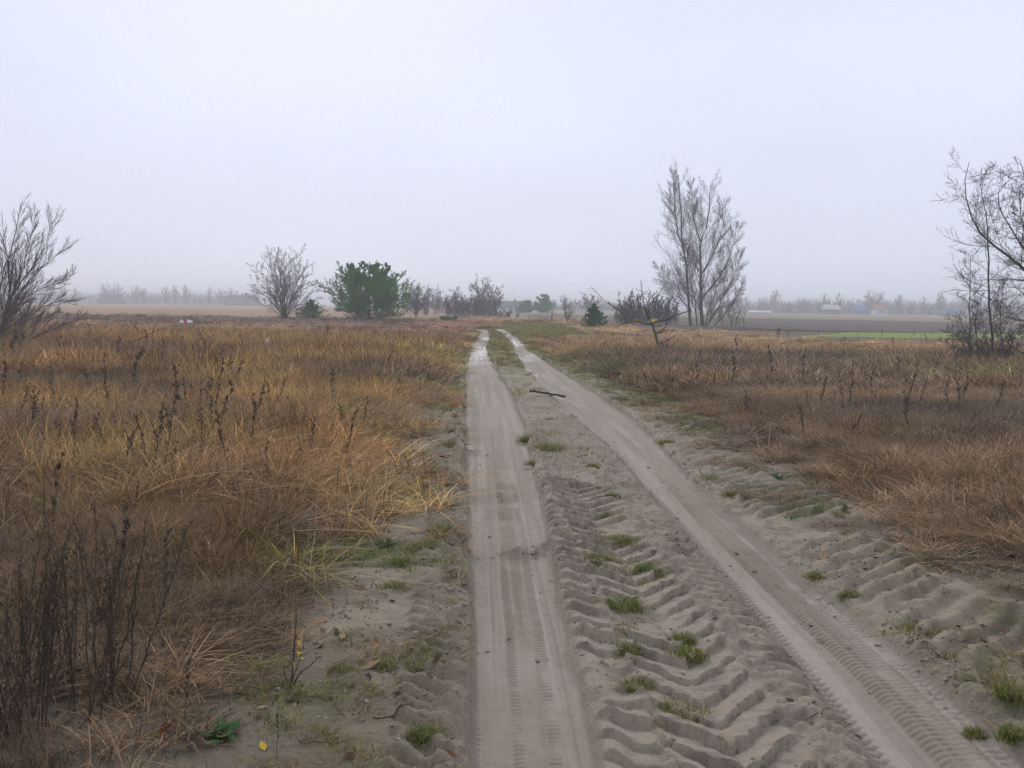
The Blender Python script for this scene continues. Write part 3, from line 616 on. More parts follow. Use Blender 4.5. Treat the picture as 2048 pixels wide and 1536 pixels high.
o = obj('plant_litter', V, np.arange(4 * n).reshape(-1, 4), M_LITTER, None, False); tag(o, 'dead leaf and stem bits strewn on the sand', kind='stuff')
T = mixc(cols(n, (.10, .07, .048)), (r.uniform(0, 1, n) < .35) * 1.0, (.26, .18, .10)); T = mixc(T, (r.uniform(0, 1, n) < .10) * 1.0, (.26, .11, .04)); T = mixc(T, (r.uniform(0, 1, n) < .12) * 1.0, (.10, .13, .04)); T *= r.uniform(.5, 1.3, (n, 1))
fattr(o.data, 'bit', np.repeat(np.concatenate([T, np.ones((n, 1))], 1), 4, 0), 'FLOAT_COLOR')

# ------------------------------------------------------------------ tubes and branching
def norm(v): return v / np.maximum(1e-9, np.linalg.norm(v, axis=-1, keepdims=True))
def tubes(P, R, S):
    N, K, _ = P.shape; T = np.empty_like(P); T[:, 1:-1] = P[:, 2:] - P[:, :-2]; T[:, 0] = P[:, 1] - P[:, 0]; T[:, -1] = P[:, -1] - P[:, -2]; T = norm(T)
    ref = np.where(np.abs(T[..., 2:3]) > .9, np.array([1., 0, 0]), np.array([0, 0, 1.])); A = norm(np.cross(T, ref)); B = np.cross(T, A)
    a = np.arange(S) * 2 * math.pi / S
    V = P[:, :, None] + R[:, :, None, None] * (A[:, :, None] * np.cos(a)[:, None] + B[:, :, None] * np.sin(a)[:, None])
    k = np.arange(K - 1)[:, None] * S; j = np.arange(S)[None]; jn = (j + 1) % S
    q = np.stack([k + j, k + jn, k + S + jn, k + S + j], -1).reshape(-1, 4)
    F = (np.arange(N)[:, None, None] * K * S + q[None]).reshape(-1, 4)
    return V.reshape(-1, 3), F
def resample(pts, K):
    p = np.asarray(pts, float); s = np.concatenate([[0], np.cumsum(np.linalg.norm(np.diff(p, axis=0), axis=1))]); t = np.linspace(0, s[-1], K)
    return np.stack([np.interp(t, s, p[:, i]) for i in range(3)], 1)
def kids(r, P, R, n, t0, t1, ang, L, K, up, wig, rr, fall=.5, out=None):
    N, K0, _ = P.shape; t = t0 + (t1 - t0) * (np.arange(n)[None] + r.uniform(0, 1, (N, n))) / n; f = t * (K0 - 1); i = np.minimum(f.astype(int), K0 - 2); w = (f - i)[..., None]
    ar = np.arange(N)[:, None]; pos = P[ar, i] * (1 - w) + P[ar, i + 1] * w; T = norm(P[ar, i + 1] - P[ar, i]); rad = R[ar, i] * (1 - w[..., 0]) + R[ar, i + 1] * w[..., 0]
    rv = r.normal(0, 1, (N, n, 3)); pe = norm(rv - (rv * T).sum(-1, keepdims=True) * T); an = r.normal(ang, ang * .2, (N, n))[..., None]
    d = norm(np.cos(an) * T + np.sin(an) * pe); plen = np.linalg.norm(np.diff(P, axis=1), axis=-1).sum(1)[:, None]
    ln = L * plen * (1 - fall * t) * r.uniform(.65, 1.2, (N, n)); st = (ln / (K - 1))[..., None]
    Q = np.empty((N, n, K, 3)); Q[:, :, 0] = pos
    for k in range(1, K):
        d = norm(d + np.array([0, 0, up / K]) + r.normal(0, wig, (N, n, 3))); Q[:, :, k] = Q[:, :, k - 1] + d * st
    rk = (rad * rr)[..., None] * np.linspace(1, .35, K)
    return Q.reshape(-1, K, 3), rk.reshape(-1, K)
def crown_mesh(name, levels, mat):
    return mesh(name, *joinVF([tubes(P, R, s) for P, R, s in levels]), mat)
def stems_from_px(traces, Y, r, K=12, drift=.5, r0=.1, org=None):
    Ps, Rs = [], []
    for tr in traces:
        pts, ra, rb = tr; p = np.array(pts, float); dz = np.cumsum(r.normal(0, drift / max(2, len(p) - 1), len(p))); dz -= dz[0]
        q = at(p[:, 0], p[:, 1], Y + dz); Ps.append(resample(q, K)); Rs.append(np.linspace(ra, rb, K))
    P = np.array(Ps); jit = r.normal(0, .006 * np.ptp(P[..., 2]), P.shape); jit[:, 0] = 0
    return P + jit * .5, np.array(Rs)
def tree_thing(name, loc, label, cat, stems, crowns, mats, group=None):
    t = empty(name, loc, label, cat, group); o = np.array(loc)
    P, R = stems
    if cat == 'bush' or len(P) > 14: obj('stems', *tubes(P - o, R, 7), mats[0], t)
    else:
        for q in range(len(P)): obj('trunk', *tubes(P[q:q + 1] - o, R[q:q + 1], 7), mats[0], t)
    V, F = joinVF([tubes(a - o, b, s) for a, b, s in crowns]); obj('crown', V, F, mats[1], t)
    return t

# tall multi-stemmed bare tree right of the track
r = np.random.default_rng(21)
bx, by, bz = spot(1400, 653)
tr = [([(1382, 657), (1376, 580), (1372, 530), (1365, 490), (1362, 440), (1361, 400), (1358, 350)], .14, .02),
      ([(1365, 490), (1355, 460), (1350, 420), (1347, 345)], .07, .015),
      ([(1405, 657), (1402, 600), (1400, 540), (1400, 480), (1412, 462), (1418, 425), (1422, 368)], .17, .02),
      ([(1400, 482), (1390, 450), (1386, 420), (1383, 362)], .07, .015),
      ([(1404, 597), (1425, 575), (1445, 545), (1460, 515), (1470, 475), (1474, 445)], .08, .015),
      ([(1410, 655), (1440, 610), (1460, 570), (1472, 540), (1482, 505)], .08, .012),
      ([(1401, 550), (1420, 520), (1435, 490), (1447, 450), (1442, 400)], .08, .015),
      ([(1394, 657), (1390, 610), (1380, 560), (1373, 500)], .06, .02),
      ([(1408, 657), (1425, 600), (1440, 560), (1450, 530)], .06, .015),
      ([(1422, 657), (1450, 630), (1470, 600), (1490, 562)], .06, .012),
      ([(1399, 540), (1378, 520), (1365, 480)], .04, .015), ([(1383, 620), (1350, 590), (1330, 560), (1316, 530)], .04, .01)]
P, R = stems_from_px(tr, by, r, 14, 1.6)
a = kids(r, P, R, 38, .06, .98, .72, .38, 6, .55, .035, .42, .74)
b = kids(r, a[0], a[1] * .8, 12, .12, 1, .55, .42, 5, .5, .05, .55, .4)
c = kids(r, b[0], np.maximum(b[1], .008), 4, .15, 1, .45, .75, 3, .45, .06, .7, .3)
tree_thing('bare_poplar', (bx, by, bz), 'tall bare multi stemmed tree standing right of the track', 'tree', (P, R), [(a[0], np.maximum(a[1] * .6, .0075), 4), (b[0], np.maximum(b[1] * .5, .0052), 3), (c[0], np.maximum(c[1] * .4, .0043), 3)], (M_BARKMOSS, M_TWIGP))

# pair of bare trees at the right edge
def right_tree(name, base, tr, label, seed, n=(20, 8, 5), ln=(.28, .42, .5)):
    r = np.random.default_rng(seed); x, y, z = spot(*base); P, R = stems_from_px(tr, y, r, 14, .9)
    a = kids(r, P, R, n[0], .12, .98, .95, ln[0], 7, .15, .10, .45, .62); b = kids(r, a[0], a[1], n[1], .15, 1, .7, ln[1], 5, .15, .13, .6, .4); c = kids(r, b[0], b[1], n[2], .25, 1, .6, ln[2], 4, .1, .14, .75, .3)
    return tree_thing(name, (x, y, z), label, 'tree', (P, R), [(a[0], np.maximum(a[1] * .8, .0045), 4), (b[0], np.maximum(b[1] * .7, .0034), 3), (c[0], np.maximum(c[1] * .6, .0027), 3)], (M_BARK, M_TWIG))
right_tree('bare_tree', (1986, 735), [([(1987, 738), (1982, 640), (1978, 571), (1976, 483), (1974, 435), (1966, 401), (1959, 361), (1962, 335)], .040, .006),
    ([(1945, 738), (1941, 680), (1939, 639), (1939, 571), (1941, 510)], .026, .005), ([(1958, 738), (1954, 690), (1951, 640), (1955, 590)], .024, .005), ([(2003, 738), (2005, 680), (2000, 620), (2008, 560)], .024, .005),
    ([(1952, 738), (1935, 700), (1912, 672), (1890, 655)], .014, .003), ([(1995, 738), (2020, 690), (2040, 650)], .018, .004)], 'thin dark multi stemmed bare tree before the right green strip', 31, (28, 10, 4))
right_tree('bare_tree', (2120, 742), [([(2118, 745), (2098, 620), (2075, 565), (2048, 537), (2003, 506), (1973, 479), (1949, 449), (1937, 415), (1929, 378), (1931, 345), (1938, 322)], .065, .007),
    ([(2100, 622), (2080, 540), (2048, 500), (2017, 449), (1997, 412), (1995, 388), (2008, 368), (2030, 352)], .04, .006), ([(2098, 620), (2090, 500), (2070, 420), (2050, 360), (2040, 318)], .05, .006),
    ([(2075, 560), (2050, 470), (2040, 420), (2038, 370)], .03, .005), ([(2112, 700), (2070, 660), (2030, 630), (1995, 600)], .025, .005), ([(2116, 735), (2060, 720), (2020, 690), (1990, 660)], .02, .004)], 'bare tree leaning in over the right edge with curving limbs', 33, (28, 10, 4))

# bare tree at the left edge
r = np.random.default_rng(41); x, y, z = spot(-15, 718)
tr = [([(-12, 722), (2, 650), (18, 608), (20, 580), (17, 520), (10, 490), (-2, 465), (-12, 430)], .06, .008), ([(-8, 722), (5, 640), (17, 605), (40, 570), (65, 535), (85, 500), (100, 460), (112, 428)], .055, .006),
      ([(-5, 722), (15, 640), (45, 577), (70, 550), (100, 520), (138, 492)], .045, .005), ([(-2, 722), (35, 700), (60, 680), (100, 660), (150, 640), (172, 632)], .03, .004),
      ([(-15, 722), (-8, 620), (6, 545), (28, 480), (42, 412)], .045, .006), ([(8, 632), (45, 600), (85, 577), (130, 563), (150, 545)], .03, .004), ([(-8, 700), (10, 660), (60, 622), (110, 605), (150, 598)], .025, .004),
      ([(-12, 722), (-40, 640), (-60, 560), (-70, 470)], .06, .008), ([(-10, 722), (20, 690), (50, 640), (65, 600)], .022, .004), ([(0, 712), (30, 680), (75, 640), (120, 625)], .022, .004), ([(17, 605), (45, 540), (60, 480), (72, 425)], .03, .005)]
P, R = stems_from_px(tr, y, r, 14, .9); R = R * .62
a = kids(r, P, R, 36, .12, .98, .45, .34, 6, .28, .03, .5, .72); b = kids(r, a[0], a[1], 9, .15, 1, .4, .5, 5, .25, .035, .65, .4)
tree_thing('bare_tree', (x, y, z), 'bare tree with fanned slender branches at the left edge', 'tree', (P, R), [(a[0], np.maximum(a[1], .0042), 4), (b[0], np.maximum(b[1], .0034), 3)], (M_BARKL, M_TWIGP))

# round-crowned bare trees and bushes
def vase(r, H, W, ns, r0, K=10, spread=1.0, dense=(9, 6, 4), thick=.008, lens=(.33, .42, .45), foot=0.0, low=.5, up=.3, wig=.09):
    az = np.arange(ns) * 2.4 + r.uniform(0, .6, ns); f = np.sqrt((np.arange(ns) + .5) / ns); t = np.linspace(0, 1, K)
    P = np.zeros((ns, K, 3)); reach = W * .5 * f * .96; hh = H * (1 - low * f ** 2.2) * .92
    P[..., 0] = np.cos(az)[:, None] * reach[:, None] * t ** 1.15; P[..., 1] = np.sin(az)[:, None] * reach[:, None] * t ** 1.15; P[..., 2] = hh[:, None] * t ** (.8 + .1 * f)[:, None]
    fx = foot * W * .5 * np.sqrt(r.uniform(0, 1, ns)); P[..., 0] = P[..., 0] * (1 - .6 * (foot > 0)) + (fx * np.cos(az + 1))[:, None]; P[..., 1] = P[..., 1] * (1 - .6 * (foot > 0)) + (fx * np.sin(az + 1))[:, None]
    P += np.cumsum(r.normal(0, .012 * H, P.shape), 1) * t[None, :, None]; R = r0 * r.uniform(.7, 1.1, ns)[:, None] * np.linspace(1, .14, K)
    a = kids(r, P, R, dense[0], .22 if foot == 0 else .04, .98, .6, lens[0], 6, up, wig, .5, .4); b = kids(r, a[0], a[1], dense[1], .2, 1, .55, lens[1], 5, up * .8, wig * 1.2, .65, .35); c = kids(r, b[0], b[1], dense[2], .2, 1, .5, lens[2], 3, .2, .13, .8, .3)
    return (P, R), [(a[0], np.maximum(a[1], thick), 3), (b[0], np.maximum(b[1], thick * .85), 3), (c[0], np.maximum(c[1], thick * .75), 3)]
def place_vase(name, px, py, Hpx, Wpx, ns, label, cat, seed, mats=(M_BARK, M_TWIG), group=None, thick=.009, Yd=None, **kw):
    r = np.random.default_rng(seed)
    if Yd: g = at(px, py, Yd); x, y, z = g[0], g[1], 0.0
    else: x, y, z = spot(px, py)
    s, c = vase(r, Hpx * y / FPX, Wpx * y / FPX, ns, max(.02, (.0042 if ns > 40 else .0065 if ns > 13 else .011) * Hpx * y / FPX), thick=thick, **kw)
    o = np.array([x, y, z]); return tree_thing(name, (x, y, z), label, cat, (s[0] + o, s[1]), [(a + o, b, k) for a, b, k in c], mats, group)
place_vase('bare_tree', 568, 642, 154, 164, 44, 'round crowned bare tree left of the large pine', 'tree', 51, dense=(10, 7, 4), thick=.0098, lens=(.22, .40, .45), low=.66, up=.16, wig=.035, mats=(M_BARKMOSS, M_TWIGP))
place_vase('bare_bush', 852, 632, 62, 66, 10, 'small bare bush right of the large pine', 'bush', 52, dense=(9, 6, 4), thick=.012)
place_vase('bare_bush', 1290, 652, 70, 112, 58, 'dense dark bare thicket behind the crooked sapling', 'bush', 53, dense=(6, 5, 3), foot=.8, thick=0.02)
place_vase('bare_bush', 1335, 650, 56, 56, 30, 'brownish bare bush between the thicket and the tall tree', 'bush', 54, dense=(6, 5, 3), foot=.8, thick=0.018, mats=(M_BARK, M_TWIGP))
place_vase('bare_bush', 1250, 650, 46, 46, 30, 'low grey bush at the foot of the dark thicket', 'bush', 55, dense=(6, 5, 3), foot=.8, thick=0.018)
place_vase('bare_bush', 1135, 646, 42, 34, 9, 'sparse dark bush left of the small pine', 'bush', 56, dense=(7, 4, 3), thick=.009)
place_vase('bare_bush', 925, 636, 46, 90, 60, 'wide low thicket where the track bends away', 'bush', 57, dense=(6, 5, 3), foot=.8, thick=0.02)
place_vase('bare_bush', 965, 634, 40, 60, 40, 'brown thicket beside the bend of the track', 'bush', 58, dense=(6, 5, 3), foot=.8, thick=0.02)
place_vase('bare_bush', 1465, 655, 60, 60, 16, 'low spreading bare shrub right of the tall tree', 'bush', 59, dense=(6, 5, 3), foot=.8, thick=0.008, mats=(M_BARK, M_TWIGP))
HZ = (M_BARK, M_TWIG)
place_vase('bare_bush', 842, 630, 60, 90, 34, 'dense purple grey thicket right behind the large pine', 'bush', 69, mats=(M_BARK, M_TWIGP), Yd=165, dense=(7, 5, 3), foot=.85, thick=.021)
place_vase('bare_bush', 900, 630, 40, 80, 32, 'dense grey thicket between the small bush and the bend', 'bush', 70, mats=(M_BARK, M_TWIGP), Yd=185, dense=(7, 5, 3), foot=.85, thick=.024)
place_vase('bare_bush', 1000, 630, 24, 90, 30, 'low brown scrub right of the bend thicket', 'bush', 77, mats=(M_BARK, M_TWIG), Yd=125, dense=(6, 5, 3), foot=.85, thick=.022)
place_vase('bare_bush', 1962, 742, 62, 120, 40, 'low brown scrub round the foot of the right edge trees', 'bush', 67, dense=(6, 5, 3), foot=.8, thick=0.005)
place_vase('bare_bush', 1330, 716, 34, 50, 12, 'small weedy shrub at the foot of the crooked sapling', 'bush', 68, dense=(7, 5, 3), thick=.004)
place_vase('bare_tree', 965, 630, 74, 70, 20, 'hazy twin crowned bare tree above the bend of the track', 'tree', 61, mats=HZ, Yd=170, dense=(9, 6, 4), thick=.026, low=.7, up=.1)
place_vase('bare_tree', 990, 632, 60, 40, 8, 'slim hazy tree leaning against the twin crowned one', 'tree', 62, mats=HZ, Yd=155, dense=(9, 6, 4), thick=.026)
place_vase('bare_tree', 912, 630, 50, 54, 14, 'hazy round bare tree left of the twin crowned one', 'tree', 63, mats=HZ, Yd=190, dense=(9, 6, 4), thick=.028, low=.7, up=.1)
place_vase('bare_tree', 832, 632, 62, 60, 12, 'hazy bare tree half hidden behind the large pine', 'tree', 64, mats=HZ, Yd=125, dense=(9, 6, 4), thick=.022)
place_vase('bare_tree', 1178, 626, 40, 66, 14, 'hazy round willow behind the small pine', 'tree', 65, mats=(M_BARK, bark('willow_twigs', (.16, .11, .05), (.26, .18, .09), 3)), Yd=230, dense=(9, 6, 4), thick=.036)
place_vase('bare_tree', 1130, 626, 36, 28, 9, 'small hazy tree between the far pines and the willow', 'tree', 66, mats=HZ, Yd=240, dense=(8, 5, 4), thick=.03)

# ------------------------------------------------------------------ pines
def pine(px, py, Hpx, Wpx, label, seed, mat, loose, nwh, name='pine_tree', Yd=None, lead=1):
    r = np.random.default_rng(seed)
    if Yd: x, y, z = float(at(px, py, Yd)[0]), Yd, 0.0
    else: x, y, z = spot(px, py)
    H, W = Hpx * y / FPX, Wpx * y / FPX; t = empty(name, (x, y, z), label, 'tree'); K = 8; tt = np.linspace(0, 1, K)
    T = np.zeros((1, K, 3)); T[0, :, 2] = H * .93 * tt; T[0, :, :2] += np.cumsum(r.normal(0, .012 * H, (K, 2)), 0); TR = .022 * H * np.linspace(1, .2, K)[None]
    if lead > 1:
        ex = np.repeat(T, lead - 1, 0); 
        for q in range(lead - 1):
            az = q * 2.6 + .5; k0 = 2; ex[q, :, 0] = T[0, k0, 0] + np.cos(az) * W * .2 * tt; ex[q, :, 1] = T[0, k0, 1] + np.sin(az) * W * .2 * tt; ex[q, :, 2] = T[0, k0, 2] + (H * r.uniform(.72, .9) - T[0, k0, 2]) * tt
        T = np.concatenate([T, ex]); TR = np.concatenate([TR, np.repeat(TR * .6, lead - 1, 0)])
    obj('trunk', *tubes(T[:1], TR[:1], 7), M_BARK, t)
    for q in range(1, len(T)): obj('limb', *tubes(T[q:q + 1], TR[q:q + 1], 6), M_BARK, t)
    B = []
    for w in range(nwh):
        f = (w + .4) / nwh; nb = r.integers(6, 9); zz = H * (.04 + .88 * f)
        prof = (math.sin(math.pi * min(1, .30 + .70 * (1 - f) ** (.75))) if loose else (1 - f) ** .8)
        prof = (1 - f ** 1.5) ** .8 * (.82 + .18 * min(1, f * 5)) if loose else prof
        for b in range(nb):
            az = b * 2 * math.pi / nb + w * 1.1 + r.normal(0, .2); L = W * .5 * prof * r.uniform(.74, 1.12) + .03 * H; s = np.linspace(0, 1, K)
            zend = (.14 if loose else .22) * L + L * r.uniform(.0, .42 if loose else .25)
            src = T[r.integers(0, len(T))] if f > .3 else T[0]; bx_ = np.interp(zz, src[:, 2], src[:, 0]); by_ = np.interp(zz, src[:, 2], src[:, 1]); off = np.hypot(bx_, by_)
            B.append(np.stack([bx_ + np.cos(az) * max(L - off * .7, .1) * s, by_ + np.sin(az) * max(L - off * .7, .1) * s, zz + zend * s ** 1.7 - .05 * L * np.sin(s * math.pi)], 1))
    B = np.array(B) + np.cumsum(r.normal(0, .006 * H, (len(B), K, 3)), 1) * tt[None, :, None]; BR = np.full((len(B), K), .006 * H) * np.linspace(1, .3, K)
    b2 = kids(r, B, BR, 14 if loose else 9, .15, 1, .75, .34, 5, .55, .06, .6, .35); obj('branches', *joinVF([tubes(B, BR, 4), tubes(*b2, 3)]), M_TWIG, t)
    b3 = kids(r, b2[0], b2[1], 4 if not Yd else 1, .2, 1, .6, .5, 4, .7, .05, .8, .3) if loose else None
    b0 = kids(r, T, TR, 5, .8, 1.0, .5, .10, 5, .9, .04, .4, .2)
    sh = np.concatenate([q[:, [-3, -1]] if q.shape[1] > 3 else q[:, [0, -1]] for q in ([B, b2[0], b0[0], T] + ([b3[0]] if loose else []))]); sh = np.concatenate([sh, b2[0][:, [0, 2]], b2[0][:, [1, 3]]])
    # a needle brush round every shoot
    N = len(sh); nn = 19 if not Yd else 9; o0, o1 = sh[:, 0], sh[:, 1]; T_ = norm(o1 - o0 + np.array([0, 0, .02])); ln = np.clip(np.linalg.norm(o1 - o0, axis=1), .10, .34)
    s = r.uniform(.1, 1.05, (N, nn)); base = o1[:, None] - T_[:, None] * (ln[:, None] * (1 - s))[..., None]
    rv = r.normal(0, 1, (N, nn, 3)); pe = norm(rv - (rv * T_[:, None]).sum(-1, keepdims=True) * T_[:, None]); d = norm(T_[:, None] * .75 + pe * .8); nl = (.13 if loose else .09) * r.uniform(.7, 1.2, (N, nn, 1)); sw = np.cross(d, norm(r.normal(0, 1, d.shape))); sw = norm(sw) * (.017 if loose else .013) * max(1, y / 95)
    V = np.stack([base - sw, base + sw, base + d * nl * max(1, y / 120)], 2).reshape(-1, 3); F = np.arange(len(V)).reshape(-1, 3); obj('crown', V, F, mat, t, False)
    return t
pine(738, 643, 124, 176, 'large bushy green pine left of the track', 71, M_NEEDLE, True, 15, lead=3)
pine(622, 642, 46, 66, 'small round pine between the bare tree and the large pine', 72, M_NEEDLE, False, 8)
pine(1190, 659, 54, 54, 'small dark green pine standing alone right of the track', 73, M_NEEDLE2, False, 9)
pine(1085, 626, 40, 46, 'far hazy pine beside the long grey house', 74, M_NEEDLE, True, 8, Yd=225, lead=2)
pine(1052, 624, 26, 34, 'low far hazy pine next to the grey house', 75, M_NEEDLE, True, 7, Yd=235)
pine(897, 638, 9, 36, 'flat green juniper patch under the bend thicket', 76, M_NEEDLE, True, 4, name='juniper_bush', Yd=92)

# ------------------------------------------------------------------ crooked sapling with yellow leaves
r = np.random.default_rng(81); x, y, z = spot(1321, 714)
def trace(lines, Y, r, dr=.15, K=10): return stems_from_px(lines, Y, r, K, dr)
t = empty('crooked_sapling', (x, y, z), 'crooked little sapling with a few yellow leaves in tan grass', 'tree'); o = np.array([x, y, z])
P, R = trace([([(1323, 718), (1320, 705), (1315, 685), (1309, 663), (1304, 648)], .040, .026)], y, r); obj('trunk', *tubes(P - o, R * 1.45, 7), M_BARKMOSS, t)
P, R = trace([([(1304, 648), (1290, 647), (1272, 643), (1255, 645), (1236, 650)], .022, .008), ([(1304, 648), (1316, 642), (1333, 640), (1352, 630), (1370, 624), (1385, 622)], .022, .007), ([(1311, 667), (1322, 663), (1330, 655), (1334, 638)], .020, .012),
   ([(1316, 687), (1328, 686), (1342, 677), (1355, 667)], .012, .005), ([(1304, 648), (1296, 632), (1289, 612), (1284, 585), (1282, 560)], .016, .005), ([(1295, 630), (1300, 608), (1316, 588), (1339, 562)], .013, .005),
   ([(1258, 645), (1240, 622), (1212, 604), (1196, 588), (1182, 572)], .010, .004), ([(1285, 583), (1276, 580), (1271, 576)], .006, .003), ([(1287, 590), (1294, 583), (1299, 578)], .006, .003), ([(1303, 650), (1312, 655), (1322, 652)], .01, .005)], y, r, .3)
obj('branches', *tubes(P - o, R * 1.5, 5), M_BARK, t)
a = kids(r, P, R, 5, .3, 1, .7, .22, 4, .1, .1, .6, .3); obj('twigs', *tubes(a[0] - o, np.maximum(a[1], .0035), 3), M_TWIG, t)
def leaf(L, W, fold=.25, curl=.2):
    u = np.linspace(0, 1, 5); w = W * .5 * np.sin(math.pi * np.clip(u, .03, .985) ** .8); V = []
    for i in range(5): zc = curl * L * u[i] ** 2; V += [(u[i] * L, -w[i], zc + fold * w[i]), (u[i] * L, 0, zc), (u[i] * L, w[i], zc + fold * w[i])]
    F = [[3 * i + j, 3 * i + j + 1, 3 * i + j + 4, 3 * i + j + 3] for i in range(4) for j in range(2)]; return np.array(V), np.array(F)
def rotm(rx, ry, rz): return np.array(Euler((rx, ry, rz)).to_matrix())
for (px, py, L, rz, ry) in ((1236, 619, .20, 2.5, -.5), (1222, 610, .22, 2.6, -.6), (1212, 604, .12, 2.4, -.6), (1298, 642, .30, .2, -.1), (1282, 642, .26, 3.0, -.1), (1272, 644, .16, 2.6, .2), (1312, 645, .14, .4, .1)):
    V, F = leaf(L, L * .42); V = V @ rotm(.9, ry, rz).T + at(px, py, y) - o; obj('leaf', V, F, M_YELLOWLEAF, t)
# thin dead sapling farther back
x, y, z = spot(1103, 646); t = empty('dead_sapling', (x, y, z), 'thin dead sapling with one pale leaf left of the small pine', 'tree'); o = np.array([x, y, z])
P, R = trace([([(1103, 648), (1104, 630), (1105, 618)], .07, .03)], y, r); obj('trunk', *tubes(P - o, R, 6), M_BARK, t); a = kids(r, P, R, 6, .4, 1, .7, .3, 4, .2, .1, .5, .3); obj('twigs', *tubes(a[0] - o, np.maximum(a[1], .008), 3), M_TWIG, t)
V, F = leaf(.32, .2); obj('leaf', V @ rotm(1.2, 0, .3).T + at(1107, 628, y) - o, F, M_YELLOWLEAF, t)

# ------------------------------------------------------------------ buildings far off
def wood(name, a, b): return bark(name, a, b, 2.5)
def box(x0, x1, y0, y1, z0, z1): 
    V = np.array([(x, y, z) for z in (z0, z1) for y in (y0, y1) for x in (x0, x1)], float); return V, np.array([[0, 2, 3, 1], [4, 5, 7, 6], [0, 1, 5, 4], [1, 3, 7, 5], [3, 2, 6, 7], [2, 0, 4, 6]])
def house(px0, px1, pytop, pybase, Yd, label, wallc, roofc, hip=.18, wallf=.4, chimney=None, win=3, rz=0, name='house'):
    a, b = at(px0, pybase, Yd), at(px1, pybase, Yd); W = b[0] - a[0]; H = float(at((px0 + px1) / 2, pytop, Yd)[2]); cx = (a[0] + b[0]) / 2; D = max(6, W * .45); hw = H * wallf
    t = empty(name, (cx, Yd + D / 2, 0), label, name.replace('_', ' ')); mw, mr = wood(name + '_wall', *wallc), wood(name + '_roof', *roofc); w2, d2 = W / 2 * .94, D / 2 * .9
    obj('wall', *box(-w2, w2, -d2, d2, -.3, hw), mw, t, False)
    h = W / 2 * (1 - hip); V = np.array([(-W / 2, -D / 2, hw - .15), (W / 2, -D / 2, hw - .15), (W / 2, D / 2, hw - .15), (-W / 2, D / 2, hw - .15), (-h, 0, H), (h, 0, H)]); rf = obj('roof', V, [np.array([[0, 1, 5, 4], [2, 3, 4, 5], [3, 2, 1, 0]]), np.array([[1, 2, 5], [3, 0, 4]])], mr, t, False)
    if chimney is not None: obj('chimney', *box(chimney * W - .35, chimney * W + .35, -.35, .35, H - .5, H + .7), wood('chimney_brick', (.16, .09, .07), (.24, .15, .11)), rf, False)
    for k in range(win):
        u = (-.5 + (k + 1) / (win + 1)) * W * .9; wi = obj('window', *box(u - .55, u + .55, -d2 - .06, -d2 + .02, hw * .3, hw * .82), wood('window_frame', (.5, .5, .48), (.6, .6, .58)), t, False)
        obj('pane', *box(u - .42, u + .42, -d2 - .09, -d2 - .065, hw * .38, hw * .75), newmat('dark_pane', (.03, .035, .04), .15, .5), wi, False)
    return t
G1, G2 = ((.13, .12, .10), (.2, .19, .16)), ((.06, .066, .055), (.10, .11, .09)); WH = ((.42, .43, .43), (.52, .53, .53)); BL = ((.09, .16, .26), (.12, .20, .31)); OR = ((.25, .13, .09), (.31, .17, .12)); DK = ((.075, .07, .07), (.11, .10, .10))
house(191, 246, 589, 611, 480, 'low barn with hipped mossy roof at the left field edge', G1, G2, .32, .28, .1, 2, name='barn')
house(446, 514, 590, 611, 480, 'long dark roofed barn beside the round bare tree', G1, G2, .12, .2, None, 2, name='barn')
house(990, 1046, 602, 624, 350, 'long grey house with light wall at the end of the field', WH, DK, .08, .38, .2, 3)
house(1500, 1546, 621, 633, 330, 'long low white shed right of the tall bare tree', WH, WH, .05, .5, None, 2, name='shed')
house(1650, 1682, 609, 628, 370, 'far house with pale roof among the right hand trees', G1, WH, .1, .55, .2, 2)
house(1714, 1736, 612, 631, 360, 'small bright blue shed at the right village edge', BL, BL, .1, .55, None, 1, name='shed')
house(1752, 1778, 608, 630, 375, 'far house with orange tiled roof in the haze', WH, OR, .1, .5, -.2, 2)
house(1888, 1922, 620, 635, 350, 'low shed with blue roof behind the right trees', G1, BL, .06, .4, None, 1, name='shed')
house(40, 80, 594, 609, 480, 'far low house behind the left edge tree', G1, DK, .2, .4, .1, 2)

